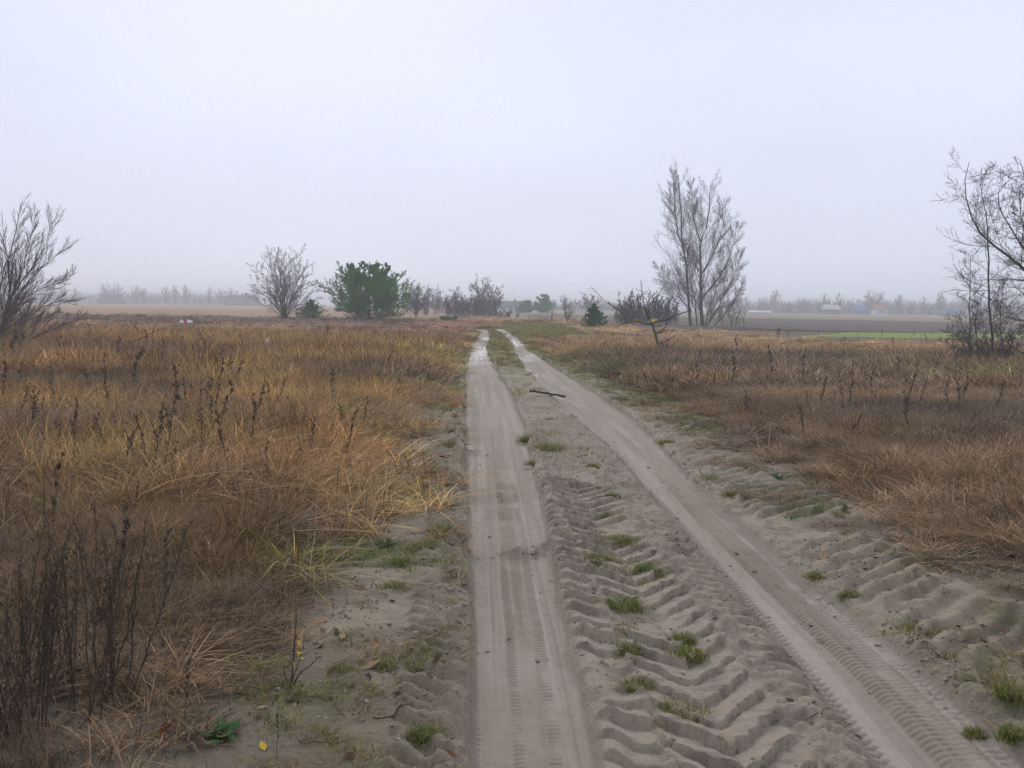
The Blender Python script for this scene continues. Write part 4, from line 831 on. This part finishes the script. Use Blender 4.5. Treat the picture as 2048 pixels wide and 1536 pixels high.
# hazy bare trees of the village edge: two crowns' worth of meshes, copied tree by tree
def tree_set(seed, H, W, ns, thick):
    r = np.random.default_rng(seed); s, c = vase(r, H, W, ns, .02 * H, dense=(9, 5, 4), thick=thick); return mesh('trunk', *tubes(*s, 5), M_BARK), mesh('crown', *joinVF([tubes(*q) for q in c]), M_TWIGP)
SETS = [tree_set(901, 1, .8, 10, .0045), tree_set(902, 1, .55, 8, .0045), tree_set(903, 1, 1.15, 12, .0045), tree_set(904, 1, .42, 7, .0045)]
def far_tree(px, top, base, Yd, k, label, group, rz):
    g = at(px, top, Yd); H = float(g[2]) + .1; t = empty('bare_tree', (g[0], Yd, -.1), label, 'tree', group, rz); t.scale = (H, H, H)
    for n, me in zip(('trunk', 'crown'), SETS[k]): link(n, me, t)
rr_ = random.Random(7)
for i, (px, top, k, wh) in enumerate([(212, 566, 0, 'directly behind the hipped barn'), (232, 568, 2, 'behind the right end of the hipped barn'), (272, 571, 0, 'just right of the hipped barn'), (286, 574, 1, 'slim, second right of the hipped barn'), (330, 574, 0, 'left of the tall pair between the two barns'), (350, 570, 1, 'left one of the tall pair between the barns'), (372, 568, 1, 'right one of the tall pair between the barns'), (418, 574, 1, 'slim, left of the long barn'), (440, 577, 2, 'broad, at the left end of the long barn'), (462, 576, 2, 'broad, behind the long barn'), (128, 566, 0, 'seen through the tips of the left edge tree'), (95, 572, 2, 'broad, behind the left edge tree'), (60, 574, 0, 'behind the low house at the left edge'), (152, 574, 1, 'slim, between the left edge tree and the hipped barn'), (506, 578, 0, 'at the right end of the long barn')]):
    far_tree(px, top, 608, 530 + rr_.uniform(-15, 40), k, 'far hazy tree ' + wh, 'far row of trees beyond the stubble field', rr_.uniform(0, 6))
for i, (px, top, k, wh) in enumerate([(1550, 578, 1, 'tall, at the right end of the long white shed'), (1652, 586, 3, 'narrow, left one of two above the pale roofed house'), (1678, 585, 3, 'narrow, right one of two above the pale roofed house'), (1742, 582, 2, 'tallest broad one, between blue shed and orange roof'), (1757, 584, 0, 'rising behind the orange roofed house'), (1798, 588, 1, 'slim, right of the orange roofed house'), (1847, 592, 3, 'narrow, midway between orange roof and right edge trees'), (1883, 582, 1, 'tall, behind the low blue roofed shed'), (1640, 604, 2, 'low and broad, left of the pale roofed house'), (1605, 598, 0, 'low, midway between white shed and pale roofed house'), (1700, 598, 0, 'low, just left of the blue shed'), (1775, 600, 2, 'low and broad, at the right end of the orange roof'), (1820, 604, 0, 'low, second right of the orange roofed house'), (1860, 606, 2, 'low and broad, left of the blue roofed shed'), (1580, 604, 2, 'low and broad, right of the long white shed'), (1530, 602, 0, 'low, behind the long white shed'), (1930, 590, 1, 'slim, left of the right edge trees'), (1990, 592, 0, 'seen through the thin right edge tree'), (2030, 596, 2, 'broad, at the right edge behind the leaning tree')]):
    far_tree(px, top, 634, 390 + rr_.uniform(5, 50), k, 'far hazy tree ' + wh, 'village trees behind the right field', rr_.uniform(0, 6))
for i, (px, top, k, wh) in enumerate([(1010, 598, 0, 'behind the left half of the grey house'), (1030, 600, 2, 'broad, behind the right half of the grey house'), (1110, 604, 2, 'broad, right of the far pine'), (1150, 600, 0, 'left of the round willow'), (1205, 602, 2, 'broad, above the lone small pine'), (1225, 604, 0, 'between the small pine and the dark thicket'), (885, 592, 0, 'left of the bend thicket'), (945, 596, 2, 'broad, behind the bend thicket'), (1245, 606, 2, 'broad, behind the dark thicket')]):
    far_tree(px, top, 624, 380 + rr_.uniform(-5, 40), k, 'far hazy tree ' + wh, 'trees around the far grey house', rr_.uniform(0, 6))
def thicket(name, px0, px1, ytop, ybase, Yd, depth, n, seed, label, mat):
    r = np.random.default_rng(seed); a, b = at(px0, ybase, Yd), at(px1, ybase, Yd); H = float(at((px0 + px1) / 2, ytop, Yd)[2]); X = r.uniform(a[0], b[0], n); Y = Yd + r.uniform(0, depth, n); hh = H * (.35 + .9 * fbm(X / 9, Y / 20, seed, 3)) * r.uniform(.6, 1.05, n)
    K = 5; t = np.linspace(0, 1, K); P = np.zeros((n, K, 3)); P[..., 0] = X[:, None]; P[..., 1] = Y[:, None]; P[..., 2] = hh[:, None] * t; P[..., :2] += np.cumsum(r.normal(0, .22, (n, K, 2)), 1); R = np.full((n, K), .075) * np.linspace(1, .4, K)
    c = kids(r, P, R, 5, .1, 1, .7, .42, 3, .3, .15, .9, .3); V, F = joinVF([tubes(P, R, 3), tubes(*c, 3)]); tag(obj(name, V, F, mat), label, kind='stuff')
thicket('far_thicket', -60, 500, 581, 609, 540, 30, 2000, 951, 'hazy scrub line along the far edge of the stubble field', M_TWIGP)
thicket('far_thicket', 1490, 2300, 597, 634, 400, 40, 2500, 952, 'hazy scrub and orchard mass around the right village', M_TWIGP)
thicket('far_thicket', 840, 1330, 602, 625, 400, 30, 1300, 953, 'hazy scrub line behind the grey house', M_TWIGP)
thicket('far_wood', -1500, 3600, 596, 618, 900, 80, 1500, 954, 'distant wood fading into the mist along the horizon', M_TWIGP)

# ------------------------------------------------------------------ dead weeds, each one a plant
def weed(seed, H, nb=9, bush=1.0):
    r = np.random.default_rng(seed); K = 8; t = np.linspace(0, 1, K); P = np.zeros((1, K, 3)); P[0, :, 2] = H * t - .03; P[0, :, :2] = np.cumsum(r.normal(0, .018 * H, (K, 2)), 0) * t[:, None] * 1.6; R = np.linspace(.0075, .003, K)[None]
    a = kids(r, P, R, nb, .35, .97, .5, .22 * bush, 5, .5, .06, .6, .55); b = kids(r, a[0], a[1], 4, .2, 1, .5, .3, 3, .3, .1, .8, .3)
    n = 70; i = r.integers(0, len(b[0]), n); base = b[0][i, r.integers(0, 3, n)]; base = np.concatenate([base, P[0, -3:][r.integers(0, 3, 20)] + r.normal(0, .008, (20, 3))]); n = len(base)
    d = norm(r.normal(0, 1, (n, 3)) + np.array([0, 0, .6])); s = norm(np.cross(d, r.normal(0, 1, (n, 3)))) * .010; V = np.stack([base - s, base + s, base + d * .034 + s * .3, base + d * .03 - s], 1).reshape(-1, 3)
    return mesh('dead_weed', *joinVF([tubes(P, R, 4), tubes(*a, 3), tubes(b[0], np.maximum(b[1], .0024), 3)]), M_STALK), mesh('seed_head', V, np.arange(len(V)).reshape(-1, 4), M_SEED, False)
WEEDS = [weed(1001 + i, 1.0, n, b) for i, (n, b) in enumerate([(12, .6), (10, .9), (14, .45), (8, 1.2), (6, .5), (16, .7)])]
LIT = M_STALK
def put_weed(px, py, hpx, k, label, group, lean=0.0, rz=None, wide=1.0):
    x, y, z = spot(px, py); H = hpx * y / FPX
    o = link('dead_weed', WEEDS[k][0], None, (x, y, z - .01), (rr_.gauss(0, .12), lean, rr_.uniform(0, 6) if rz is None else rz)); w = H * .9 * wide * max(1, min(1.8, y / 14)); o.scale = (w, w, H); tag(o, label, 'weed', group); link('seed_head', WEEDS[k][1], o)
specials = [(330, 965, 215, 5, 'tallest dark seed stalk rising from the ochre grass', 0.12), (385, 905, 60, 0, 'short dark stalk beside the tallest seed stalk', 0), (240, 990, 140, 2, 'straight dark stalk with knobbly top in the ochre grass', .03), (75, 1000, 110, 2, 'straight dark stalk near the left edge among ochre grass', 0), (148, 960, 125, 1, 'dark stalk with feathery top left of the knobbly stalk', .02),
   (85, 905, 90, 3, 'branching dead stalk near the left edge', 0), (425, 930, 115, 0, 'dark stalk right of the tallest seed stalk', .04), (505, 960, 150, 4, 'thin leaning stalk midway between tallest stalk and track', .15), (535, 1000, 100, 4, 'thin stalk nearest the sedge at the left rim', .08), (232, 1270, 260, 4, 'bent dark stalk in the fine brown grass in front', -.06),
   (325, 1260, 200, 2, 'upright dark stalk in the fine brown grass in front', 0), (108, 1130, 190, 4, 'bare upright stalk over the dark weed clump', 0), (268, 1080, 90, 2, 'dark club shaped stalk among green blades', -.05), (370, 1460, 170, 4, 'slender stalk above the orange bramble leaves', 0), (458, 1450, 80, 4, 'short stalk beside the bare sand patch', .1), (553, 1515, 110, 4, 'slender stalk at the left sand rim in front', .02)]
for (px, py, h, k, lab, ln) in specials: put_weed(px, py, h, k, lab, 'dead weed stalks in the left field', ln)
for i in range(105):
    py = 690 + 330 * rr_.random() ** 1.6; px = rr_.uniform(0, 930 - (py - 690) * .55); g = gnd(px, py)
    if g[0] > GL(g[1]) - .5: continue
    put_weed(px, py, rr_.uniform(.35, .8) * FPX / g[1], rr_.choice([0, 1, 2, 3, 5]), 'small dark weed stalk %s, %s of the left field' % (('toward the back', 'in the middle depth', 'toward the front')[(py > 735) + (py > 850)], ('at the edge side', 'in the middle', 'on the track side')[(px > 300) + (px > 600)]), 'small weed stalks of the left field', rr_.gauss(0, .2), wide=rr_.uniform(.5, 1.5))
for (px, py, h, k, lab, ln) in [(1475, 728, 55, 4, 'leaning dark stalk right of the crooked sapling', .35), (1555, 690, 34, 3, 'dark bushy dead weed on the crest of the right field', 0), (1540, 790, 95, 4, 'tall leaning stalk in the middle of the right field', .25), (1610, 795, 90, 4, 'thin leaning stalk right of the pale scraps', .2), (1680, 805, 60, 4, 'short dark leaning stick in the brown right field', .5), (1742, 830, 70, 4, 'thin stalk below the arching bramble', .05), (1460, 800, 90, 1, 'feathery stalk in front of the pale scraps', .05)]:
    put_weed(px, py, h, k, lab, 'dead weed stalks in the right field', ln)
for i in range(85):
    py = 680 + 230 * rr_.random() ** 1.5; px = rr_.uniform(1150 + (py - 690) * 1.35, 2040); g = gnd(px, py)
    if g[0] < GR(g[1]) + .5: continue
    put_weed(px, py, rr_.uniform(.28, .6) * FPX / g[1], rr_.choice([0, 1, 2, 3, 5]), 'small dark weed stalk %s, %s of the right field' % (('toward the back', 'in the middle depth', 'toward the front')[(py > 725) + (py > 800)], ('on the track side', 'in the middle', 'at the edge side')[(px > 1450) + (px > 1750)]), 'small weed stalks of the right field', rr_.gauss(0, .22), wide=rr_.uniform(.5, 1.5))

# dense dark weed clumps in the left foreground
def weed_clump(px, py, H, rad, n, label, seed):
    r = np.random.default_rng(seed); x, y, z = spot(px, py); t = empty('weed_clump', (x, y, z), label, 'weed clump', 'dark weed clumps in the left foreground'); K = 9; tt = np.linspace(0, 1, K)
    P = np.zeros((n, K, 3)); a = r.uniform(0, 6.283, n); q = rad * np.sqrt(r.uniform(0, 1, n)); h = H * r.uniform(.4, 1.15, n); P[..., 0] = (q * np.cos(a))[:, None] + (r.normal(.08, .17, n) * h)[:, None] * tt; P[..., 1] = (q * np.sin(a))[:, None] + (r.normal(0, .16, n) * h)[:, None] * tt; P[..., 2] = h[:, None] * tt - .02
    P[..., :2] += np.cumsum(r.normal(0, .006, (n, K, 2)), 1); R = np.full((n, K), .0034) * np.linspace(1, .45, K); obj('stems', *tubes(P, R, 4), M_CLUMP, t)
    b = kids(r, P, R, 20, .2, 1, .45, .16, 4, .3, .08, .6, .4); obj('twigs', *tubes(b[0], np.maximum(b[1], .0011), 3), M_CLUMP, t)
    i = r.integers(0, len(b[0]), n * 22); base = b[0][i, r.integers(1, 4, len(i))]; d = norm(r.normal(0, 1, base.shape)); s = norm(np.cross(d, r.normal(0, 1, base.shape))) * .004; V = np.stack([base - s, base + s, base + d * .014], 1).reshape(-1, 3); obj('dry_leaves', V, np.arange(len(V)).reshape(-1, 3), M_CLUMP, t, False)
weed_clump(130, 1440, .66, .24, 26, 'dense dark upright weed clump in the left foreground', 1101); weed_clump(60, 1400, .58, .22, 18, 'dark weed clump against the left edge in front', 1102); weed_clump(215, 1290, .50, .06, 8, 'narrow dark weed clump behind the dense one', 1103); weed_clump(20, 1500, .55, .12, 14, 'dark weeds in the bottom left corner', 1104)

# ------------------------------------------------------------------ green tufts on the sand, each one its own
def tuft(px, py, wpx, hpx, label, dry=.3, seed=0):
    r = np.random.default_rng(1200 + seed); x, y, z = spot(px, py); w = wpx * y / FPX; h = .68 * hpx * y / FPX; t = empty('grass_tuft', (x, y, z), label, 'grass tuft', 'grass tufts on the sandy track'); n = 190
    ca, sa, ex, ey = math.cos(seed * 1.7), math.sin(seed * 1.7), r.uniform(.9, 1.35), r.uniform(.6, 1.3)
    def squash(b):
        v = b[0]; x_, y_ = v[:, 0] * ex, v[:, 1] * ey; v[:, 0], v[:, 1] = x_ * ca - y_ * sa, x_ * sa + y_ * ca; return b
    link('green_blades', blade_mesh('green_blades', [squash(blades(r, n, w * .34, h, .0030, .5, .8)), squash(blades(r, 190, w * .62, h * .4, .003, .9, .6))], M_GREENBLADE), t)
    link('dry_blades', blade_mesh('dry_blades', [squash(blades(r, int(n * dry) + 8, w * .48, h * .75, .0040, .9, .8))], M_DRYBLADE), t)
M_DRYBLADE = blade_mat('dry_tuft_blades', False, (.33, .215, .075), .35)
TUFTS = [(1245, 1222, 90, 42, 'green tuft on the lug ridges, third up from the bottom of the crown', .2), (1260, 1312, 80, 40, 'bright green tuft between two chevron ridges', .15), (1275, 1378, 85, 38, 'green tuft just beyond the largest yellowish tuft', .4), (1362, 1438, 125, 48, 'largest yellowish green tuft low on the middle ridge', .8), (870, 1350, 60, 40, 'lone green tuft on the sand left of the left rut', .2),
  (1295, 1150, 70, 34, 'flat green tuft right of the churned ridge', .2), (1200, 1130, 60, 24, 'brownish tuft on the middle ridge by the churned sand', .8), (1240, 1095, 70, 22, 'low green streak of grass across the middle ridge', .3), (1208, 1040, 36, 26, 'small green tuft above the middle chevrons', .1), (1226, 998, 26, 20, 'tiny green tuft beside the right rut', .1), (1185, 940, 28, 18, 'small green tuft left of the right rut farther off', .2), (1100, 905, 70, 26, 'spread green tuft where the lug marks start', .4), (1070, 928, 34, 14, 'flat green tuft at the rim of the left rut', .2), (1055, 880, 36, 34, 'green clump on the rim of the left rut', .1), (1175, 918, 34, 14, 'faint green tuft in the far lug marks', .4),
  (1425, 965, 66, 34, 'bright green tuft on the right shoulder', .3), (1335, 890, 40, 16, 'yellowish tuft on the right shoulder farther off', .8), (1470, 1000, 50, 18, 'flat green tuft below the bright one on the right shoulder', .4), (1810, 1260, 60, 36, 'bright green tuft on the trampled right shoulder', .2), (1700, 1200, 44, 22, 'small green tuft on the trampled right shoulder', .3), (1640, 1160, 40, 18, 'faint green tuft by the right rut edge', .4), (2020, 1420, 80, 44, 'green and yellow tuft at the right edge of the picture', .6), (1955, 1450, 50, 34, 'small tuft left of the one at the right edge', .4), (2030, 1490, 50, 40, 'green tuft in the bottom right corner', .3),
  (1365, 1290, 46, 24, 'thin green tuft right of the chevron ridges', .2), (1380, 1325, 60, 20, 'thin low tuft on a ridge end', .4), (890, 1075, 50, 30, 'green tuft on the left shoulder beside the rut', .3), (895, 1020, 40, 24, 'small green tuft on the left shoulder farther off', .3), (900, 900, 50, 22, 'bright green tuft at the left rim of the rut', .2), (800, 1130, 50, 30, 'dark green tuft at the foot of the sedge', .2), (790, 1180, 60, 22, 'faint green patch on the left sand', .4), (690, 1345, 60, 22, 'low green tuft on the left sand near the dark seedling', .4), (880, 1270, 30, 16, 'tiny tuft on the left shoulder', .3), (850, 1490, 60, 34, 'sparse green tuft at the bottom left of the rut', .1)]
for k, a in enumerate(TUFTS): tuft(*a, seed=k)

# dark green leaf rosettes on the right shoulder
def rosette(px, py, wpx, label, seed, n=26):
    r = np.random.default_rng(1300 + seed); x, y, z = spot(px, py); t = empty('leafy_plant', (x, y, z), label, 'plant', 'green leaf rosettes'); w = wpx * y / FPX
    for k in range(n):
        L = w * r.uniform(.22, .42); V, F = leaf(L, L * .42, .3, -.35); c = r.normal(0, w * .14, 2); V = V @ rotm(r.normal(0, .3), -r.uniform(.2, 1.0), r.uniform(0, 6.283)).T + np.array([c[0], c[1], .004]); obj('leaf', V, F, M_ROSETTE, t)
rosette(1845, 1085, 90, 'dark green leafy rosette at the foot of the right grass', 1); rosette(1930, 1112, 60, 'smaller dark rosette right of the leafy one', 2, 16); rosette(1690, 1025, 50, 'low green leaves on the right shoulder', 3, 14); rosette(1580, 1045, 40, 'tiny leaf rosette on the right shoulder', 4, 10); rosette(440, 1475, 120, 'low green rosette below the slender stalk in front', 5, 30); rosette(770, 1095, 60, 'dark leafy plant beside the sedge', 6, 18); rosette(1560, 960, 50, 'small dark leaf patch at the right grass rim', 7, 14); rosette(690, 1100, 50, 'dark green leaf patch left of the sedge foot', 8, 14)

# dark seedling on the left sand
x, y, z = spot(583, 1372); o = np.array([x, y, z]); r = np.random.default_rng(1401); t = empty('dead_seedling', (x, y, z), 'dark seedling with yellow leaflets on the left sand', 'seedling')
P, R = trace([([(583, 1375), (587, 1320), (590, 1270), (594, 1213)], .0048, .0022), ([(584, 1375), (600, 1345), (622, 1330), (641, 1312)], .0036, .0015), ([(580, 1375), (592, 1340), (606, 1300), (610, 1272)], .003, .0014), ([(582, 1375), (570, 1350), (568, 1330)], .003, .0014), ([(586, 1375), (604, 1370), (612, 1366)], .003, .0014)], y, r, .05); obj('stem', *tubes(P - o, R, 5), M_STALK, t); a = kids(r, P, R, 7, .1, .7, .7, .14, 3, .2, .1, .5, .3); obj('twigs', *tubes(a[0] - o, np.maximum(a[1], .0012), 3), M_STALK, t)
for (px, py) in ((600, 1292), (605, 1305), (598, 1312), (588, 1335), (608, 1318)): V, F = leaf(.028, .016); obj('leaf', V @ rotm(r.normal(0, .6), r.normal(0, .6), r.uniform(0, 6)).T + at(px, py, y) - o, F, M_YELLOWLEAF, t)

# bramble shoots
def bramble(px, py, trs, leaves, label, seed, Ydr=.3):
    r = np.random.default_rng(seed); x, y, z = spot(px, py); o = np.array([x, y, z]); t = empty('bramble', (x, y, z), label, 'bramble'); P, R = trace(trs, y, r, Ydr); obj('stem', *tubes(P - o, R, 5), M_STALK, t)
    for (lx, ly, L, m) in leaves: V, F = leaf(L, L * .62, .2, .1); obj('leaf', V @ rotm(r.normal(.5, .5), r.normal(0, .5), r.uniform(0, 6.28)).T + at(lx, ly, y) - o, F, m, t)
bramble(250, 1480, [([(105, 1480), (140, 1464), (190, 1462), (240, 1464), (280, 1468)], .004, .002), ([(280, 1520), (310, 1500), (345, 1492), (370, 1480)], .003, .0015)], [(335, 1472, .055, M_ORANGELEAF), (350, 1478, .06, M_YELLOWLEAF), (362, 1484, .055, M_ORANGELEAF), (318, 1475, .05, M_ORANGELEAF), (295, 1490, .06, M_ORANGELEAF), (306, 1480, .05, M_YELLOWLEAF), (258, 1462, .06, M_REDLEAF), (268, 1470, .05, M_REDLEAF), (318, 1462, .05, M_REDLEAF), (245, 1478, .05, M_REDLEAF), (150, 1498, .05, M_ORANGELEAF)], 'bramble shoot with orange and dark red leaves in front', 1501, .1)
bramble(240, 1060, [([(235, 1065), (290, 1035), (340, 1000), (390, 970), (440, 948)], .006, .003), ([(240, 1062), (280, 1052), (330, 1020)], .005, .002)], [(403, 1002, .05, M_YELLOWLEAF), (388, 1012, .05, M_YELLOWLEAF), (468, 1010, .05, M_YELLOWLEAF), (470, 1016, .04, M_YELLOWLEAF)], 'long bare bramble shoot arching over the ochre grass', 1502)
bramble(1760, 725, [([(1763, 725), (1755, 705), (1742, 693), (1730, 690), (1715, 694), (1690, 703), (1640, 706)], .014, .006)], [], 'dark bramble arch in the right field', 1503)
bramble(215, 725, [([(212, 722), (235, 700), (262, 685), (300, 668), (325, 656)], .02, .006), ([(205, 720), (200, 690), (195, 670)], .014, .006)], [], 'dark leaning branch in the grass near the left tree', 1504)

# ------------------------------------------------------------------ things lying about
M_STICK = bark('charred_stick', (.010, .009, .009), (.03, .027, .025), 40)
x, y, z = spot(1096, 797); r = np.random.default_rng(1601); a, b = gnd(1061, 790), gnd(1130, 803); p = np.linspace(a, b, 12); p[:, 2] = height(p[:, 0], p[:, 1]).max() + .015; p += r.normal(0, .006, p.shape); c = p.mean(0)
st = empty('stick', tuple(c), 'black charred stick lying across the middle of the track', 'stick'); obj('shaft', *tubes((p - c)[None], (.018 * r.uniform(.75, 1.15, 12))[None], 8), M_STICK, st)
obj('side_knot', *tubes(np.array([[p[2] - c, p[2] - c + [-.03, .02, .05], p[2] - c + [-.05, .02, .07]]]), np.array([[.013, .009, .005]]), 6), M_STICK, st)
def twig(px, py, pts, label, rad=.004):
    q = np.array([gnd(*s) for s in pts]); q = resample(q, 9); rr = np.random.default_rng(int(px)); q[:, 2] = height(q[:, 0], q[:, 1]) + rad + .004 + np.abs(rr.normal(0, .004, 9)); c = q.mean(0); R = np.linspace(rad, rad * .5, 9)
    o = obj('twig', *joinVF([tubes((q - c)[None], R[None], 5)] + [tubes(*kids(rr, (q - c)[None], R[None], 3, .2, .8, .8, .25, 4, .3, .1, .8, .2), 4)]), M_STALK, loc=tuple(c)); tag(o, label, 'twig', 'fallen twigs')
twig(790, 1440, [(745, 1440), (775, 1443), (800, 1438), (830, 1440)], 'forked dark twig on the left sand'); twig(620, 1490, [(597, 1484), (615, 1492), (690, 1490)], 'pale thin twig on the bottom left sand', .003); twig(830, 1290, [(815, 1290), (850, 1285), (885, 1278)], 'thin twig by the left rut', .003); twig(560, 1452, [(540, 1455), (575, 1448)], 'short dark twig beside the left grass rim'); twig(1640, 1450, [(1610, 1452), (1660, 1448)], 'small twig on the right rut', .002); twig(930, 903, [(905, 899), (935, 903), (962, 896)], 'dark twig by the far churned ridge', .006)
def fallen(px, py, L, m, label, sd):
    x, y, z = spot(px, py); V, F = leaf(L, L * .6, .25, .25); rr = np.random.default_rng(sd); o = obj('fallen_leaf', V @ rotm(rr.normal(0, .25), rr.normal(0, .2), rr.uniform(0, 6)).T, F, m, loc=(x, y, z + .008)); tag(o, label, 'leaf', 'fallen leaves on the sand')
M_GREYLEAF = bark('grey_curled_leaf', (.09, .07, .07), (.16, .13, .13), 30); M_BROWNLEAF = bark('brown_curled_leaf', (.05, .032, .022), (.12, .07, .04), 30)
for k, a in enumerate([(795, 1295, .055, M_GREYLEAF, 'curled grey leaf on the left sand'), (795, 1306, .05, M_REDLEAF, 'thin red leaf under the curled grey one'), (822, 1275, .05, M_BROWNLEAF, 'dark curled leaf beyond the grey one'), (795, 1400, .06, M_BROWNLEAF, 'dark leaf above the forked twig'), (695, 1225, .04, M_REDLEAF, 'small red leaf near the left grass rim'), (628, 1250, .07, M_ORANGELEAF, 'pale brown leaf behind the dark seedling'), (530, 1505, .045, M_YELLOWLEAF, 'small yellow leaf in the bottom left sand'), (1510, 920, .06, M_REDLEAF, 'red leaf on the right shoulder'), (655, 1355, .05, M_BROWNLEAF, 'brown leaf right of the dark seedling'), (575, 1400, .05, M_BROWNLEAF, 'brown leaf below the dark seedling'), (1290, 1245, .05, M_BROWNLEAF, 'brown leaf on the chevron ridges'), (1432, 1245, .05, M_REDLEAF, 'reddish leaf by the right lug marks'), (690, 1515, .05, M_BROWNLEAF, 'brown leaf at the bottom of the left sand'), (750, 1520, .05, M_BROWNLEAF, 'dark leaf at the bottom beside the left rut')]): fallen(*a, 1700 + k)
# litter: crumpled sheets
def crumple(name, px, py, wpx, hpx, mats, label, seed, lift=0.0, cat='litter'):
    r = np.random.default_rng(seed); x, y, z = spot(px, py); w, h = wpx * y / FPX, hpx * y / FPX; n, m = 10, 7; u, v = np.meshgrid(np.linspace(-.5, .5, n), np.linspace(0, 1, m)); jag = 1 + .25 * (vn(u * 6, v * 6, seed) - .5)
    V = np.stack([u * w * jag * (1 - .25 * v), .35 * h * np.sin(v * 2.2) + .18 * w * (vn(u * 5, v * 4, seed + 1) - .5), h * v * (.75 + .5 * vn(u * 4 + 9, v * 2, seed + 2))], -1).reshape(-1, 3); i = (np.arange(m - 1)[:, None] * n + np.arange(n - 1)).ravel(); F = np.stack([i, i + 1, i + n + 1, i + n], 1)
    o = obj(name, V, F, mats[0], loc=(x, y, z + lift)); o.data.materials.append(mats[-1])
    if len(mats) > 1:
        mi = np.zeros(len(F), np.int32); mi[(i % n >= 3) & (i % n <= 4)] = 1; o.data.polygons.foreach_set('material_index', mi)
    sm = o.modifiers.new('soft', 'SUBSURF'); sm.levels = 1; sm.render_levels = 1; so = o.modifiers.new('thick', 'SOLIDIFY'); so.thickness = .004
    tag(o, label, cat)
M_WPL = newmat('white_plastic', (.78, .78, .80), .4, .4); M_RPL = newmat('red_print', (.55, .06, .05), .4, .4); M_CPL = newmat('clear_greenish_plastic', (.48, .55, .52), .25, .5); M_CREAM = newmat('pale_card', (.62, .58, .44), .7, .2)
crumple('plastic_bag', 372, 662, 28, 5, (M_WPL, M_RPL), 'white plastic bag with red print lying in the left field', 1801, .42)
crumple('paper_scrap', 534, 712, 10, 10, (M_CREAM,), 'pale torn scrap caught in the left grass', 1802, .33); crumple('paper_scrap', 632, 640, 7, 9, (M_WPL,), 'white rag caught in the small round pine', 1803, .25)
crumple('plastic_scrap', 1350, 762, 10, 9, (M_WPL,), 'small white scrap in the brown grass below the sapling', 1804, .12); crumple('plastic_bottle_scrap', 1437, 760, 22, 11, (M_CPL,), 'crumpled greenish clear plastic in the right field', 1805, .12); crumple('plastic_scrap', 1500, 752, 24, 6, (M_CPL,), 'flat pale sheet of plastic behind the crumpled one', 1806, .12); crumple('plastic_scrap', 1570, 765, 14, 6, (M_WPL,), 'small white scrap right of the plastic sheets', 1807, .12); crumple('plastic_scrap', 1943, 775, 9, 9, (M_WPL,), 'white scrap on the green patch under the right trees', 1808, .1); crumple('plastic_scrap', 1503, 775, 10, 6, (M_WPL,), 'lilac white scrap in the brown grass of the right field', 1809, .12)

# ------------------------------------------------------------------ misty air
V, F = box(-1500, 1500, -40, 3300, -3.0, 16.0)
hz = bpy.data.materials.new('mist'); hz.use_nodes = True; hn = hz.node_tree.nodes; hn.clear(); ho = hn.new('ShaderNodeOutputMaterial'); pv = hn.new('ShaderNodeVolumePrincipled')
pv.inputs['Color'].default_value = (.95, .97, 1.0, 1); pv.inputs['Density'].default_value = HAZE_DENSITY; pv.inputs['Density Attribute'].default_value = ''; pv.inputs['Color Attribute'].default_value = ''; pv.inputs['Temperature Attribute'].default_value = ''
hz.node_tree.links.new(pv.outputs[0], ho.inputs['Volume'])
tag(obj('haze', V, F, hz, smooth=False), 'thin pale mist over the fields', kind='stuff')
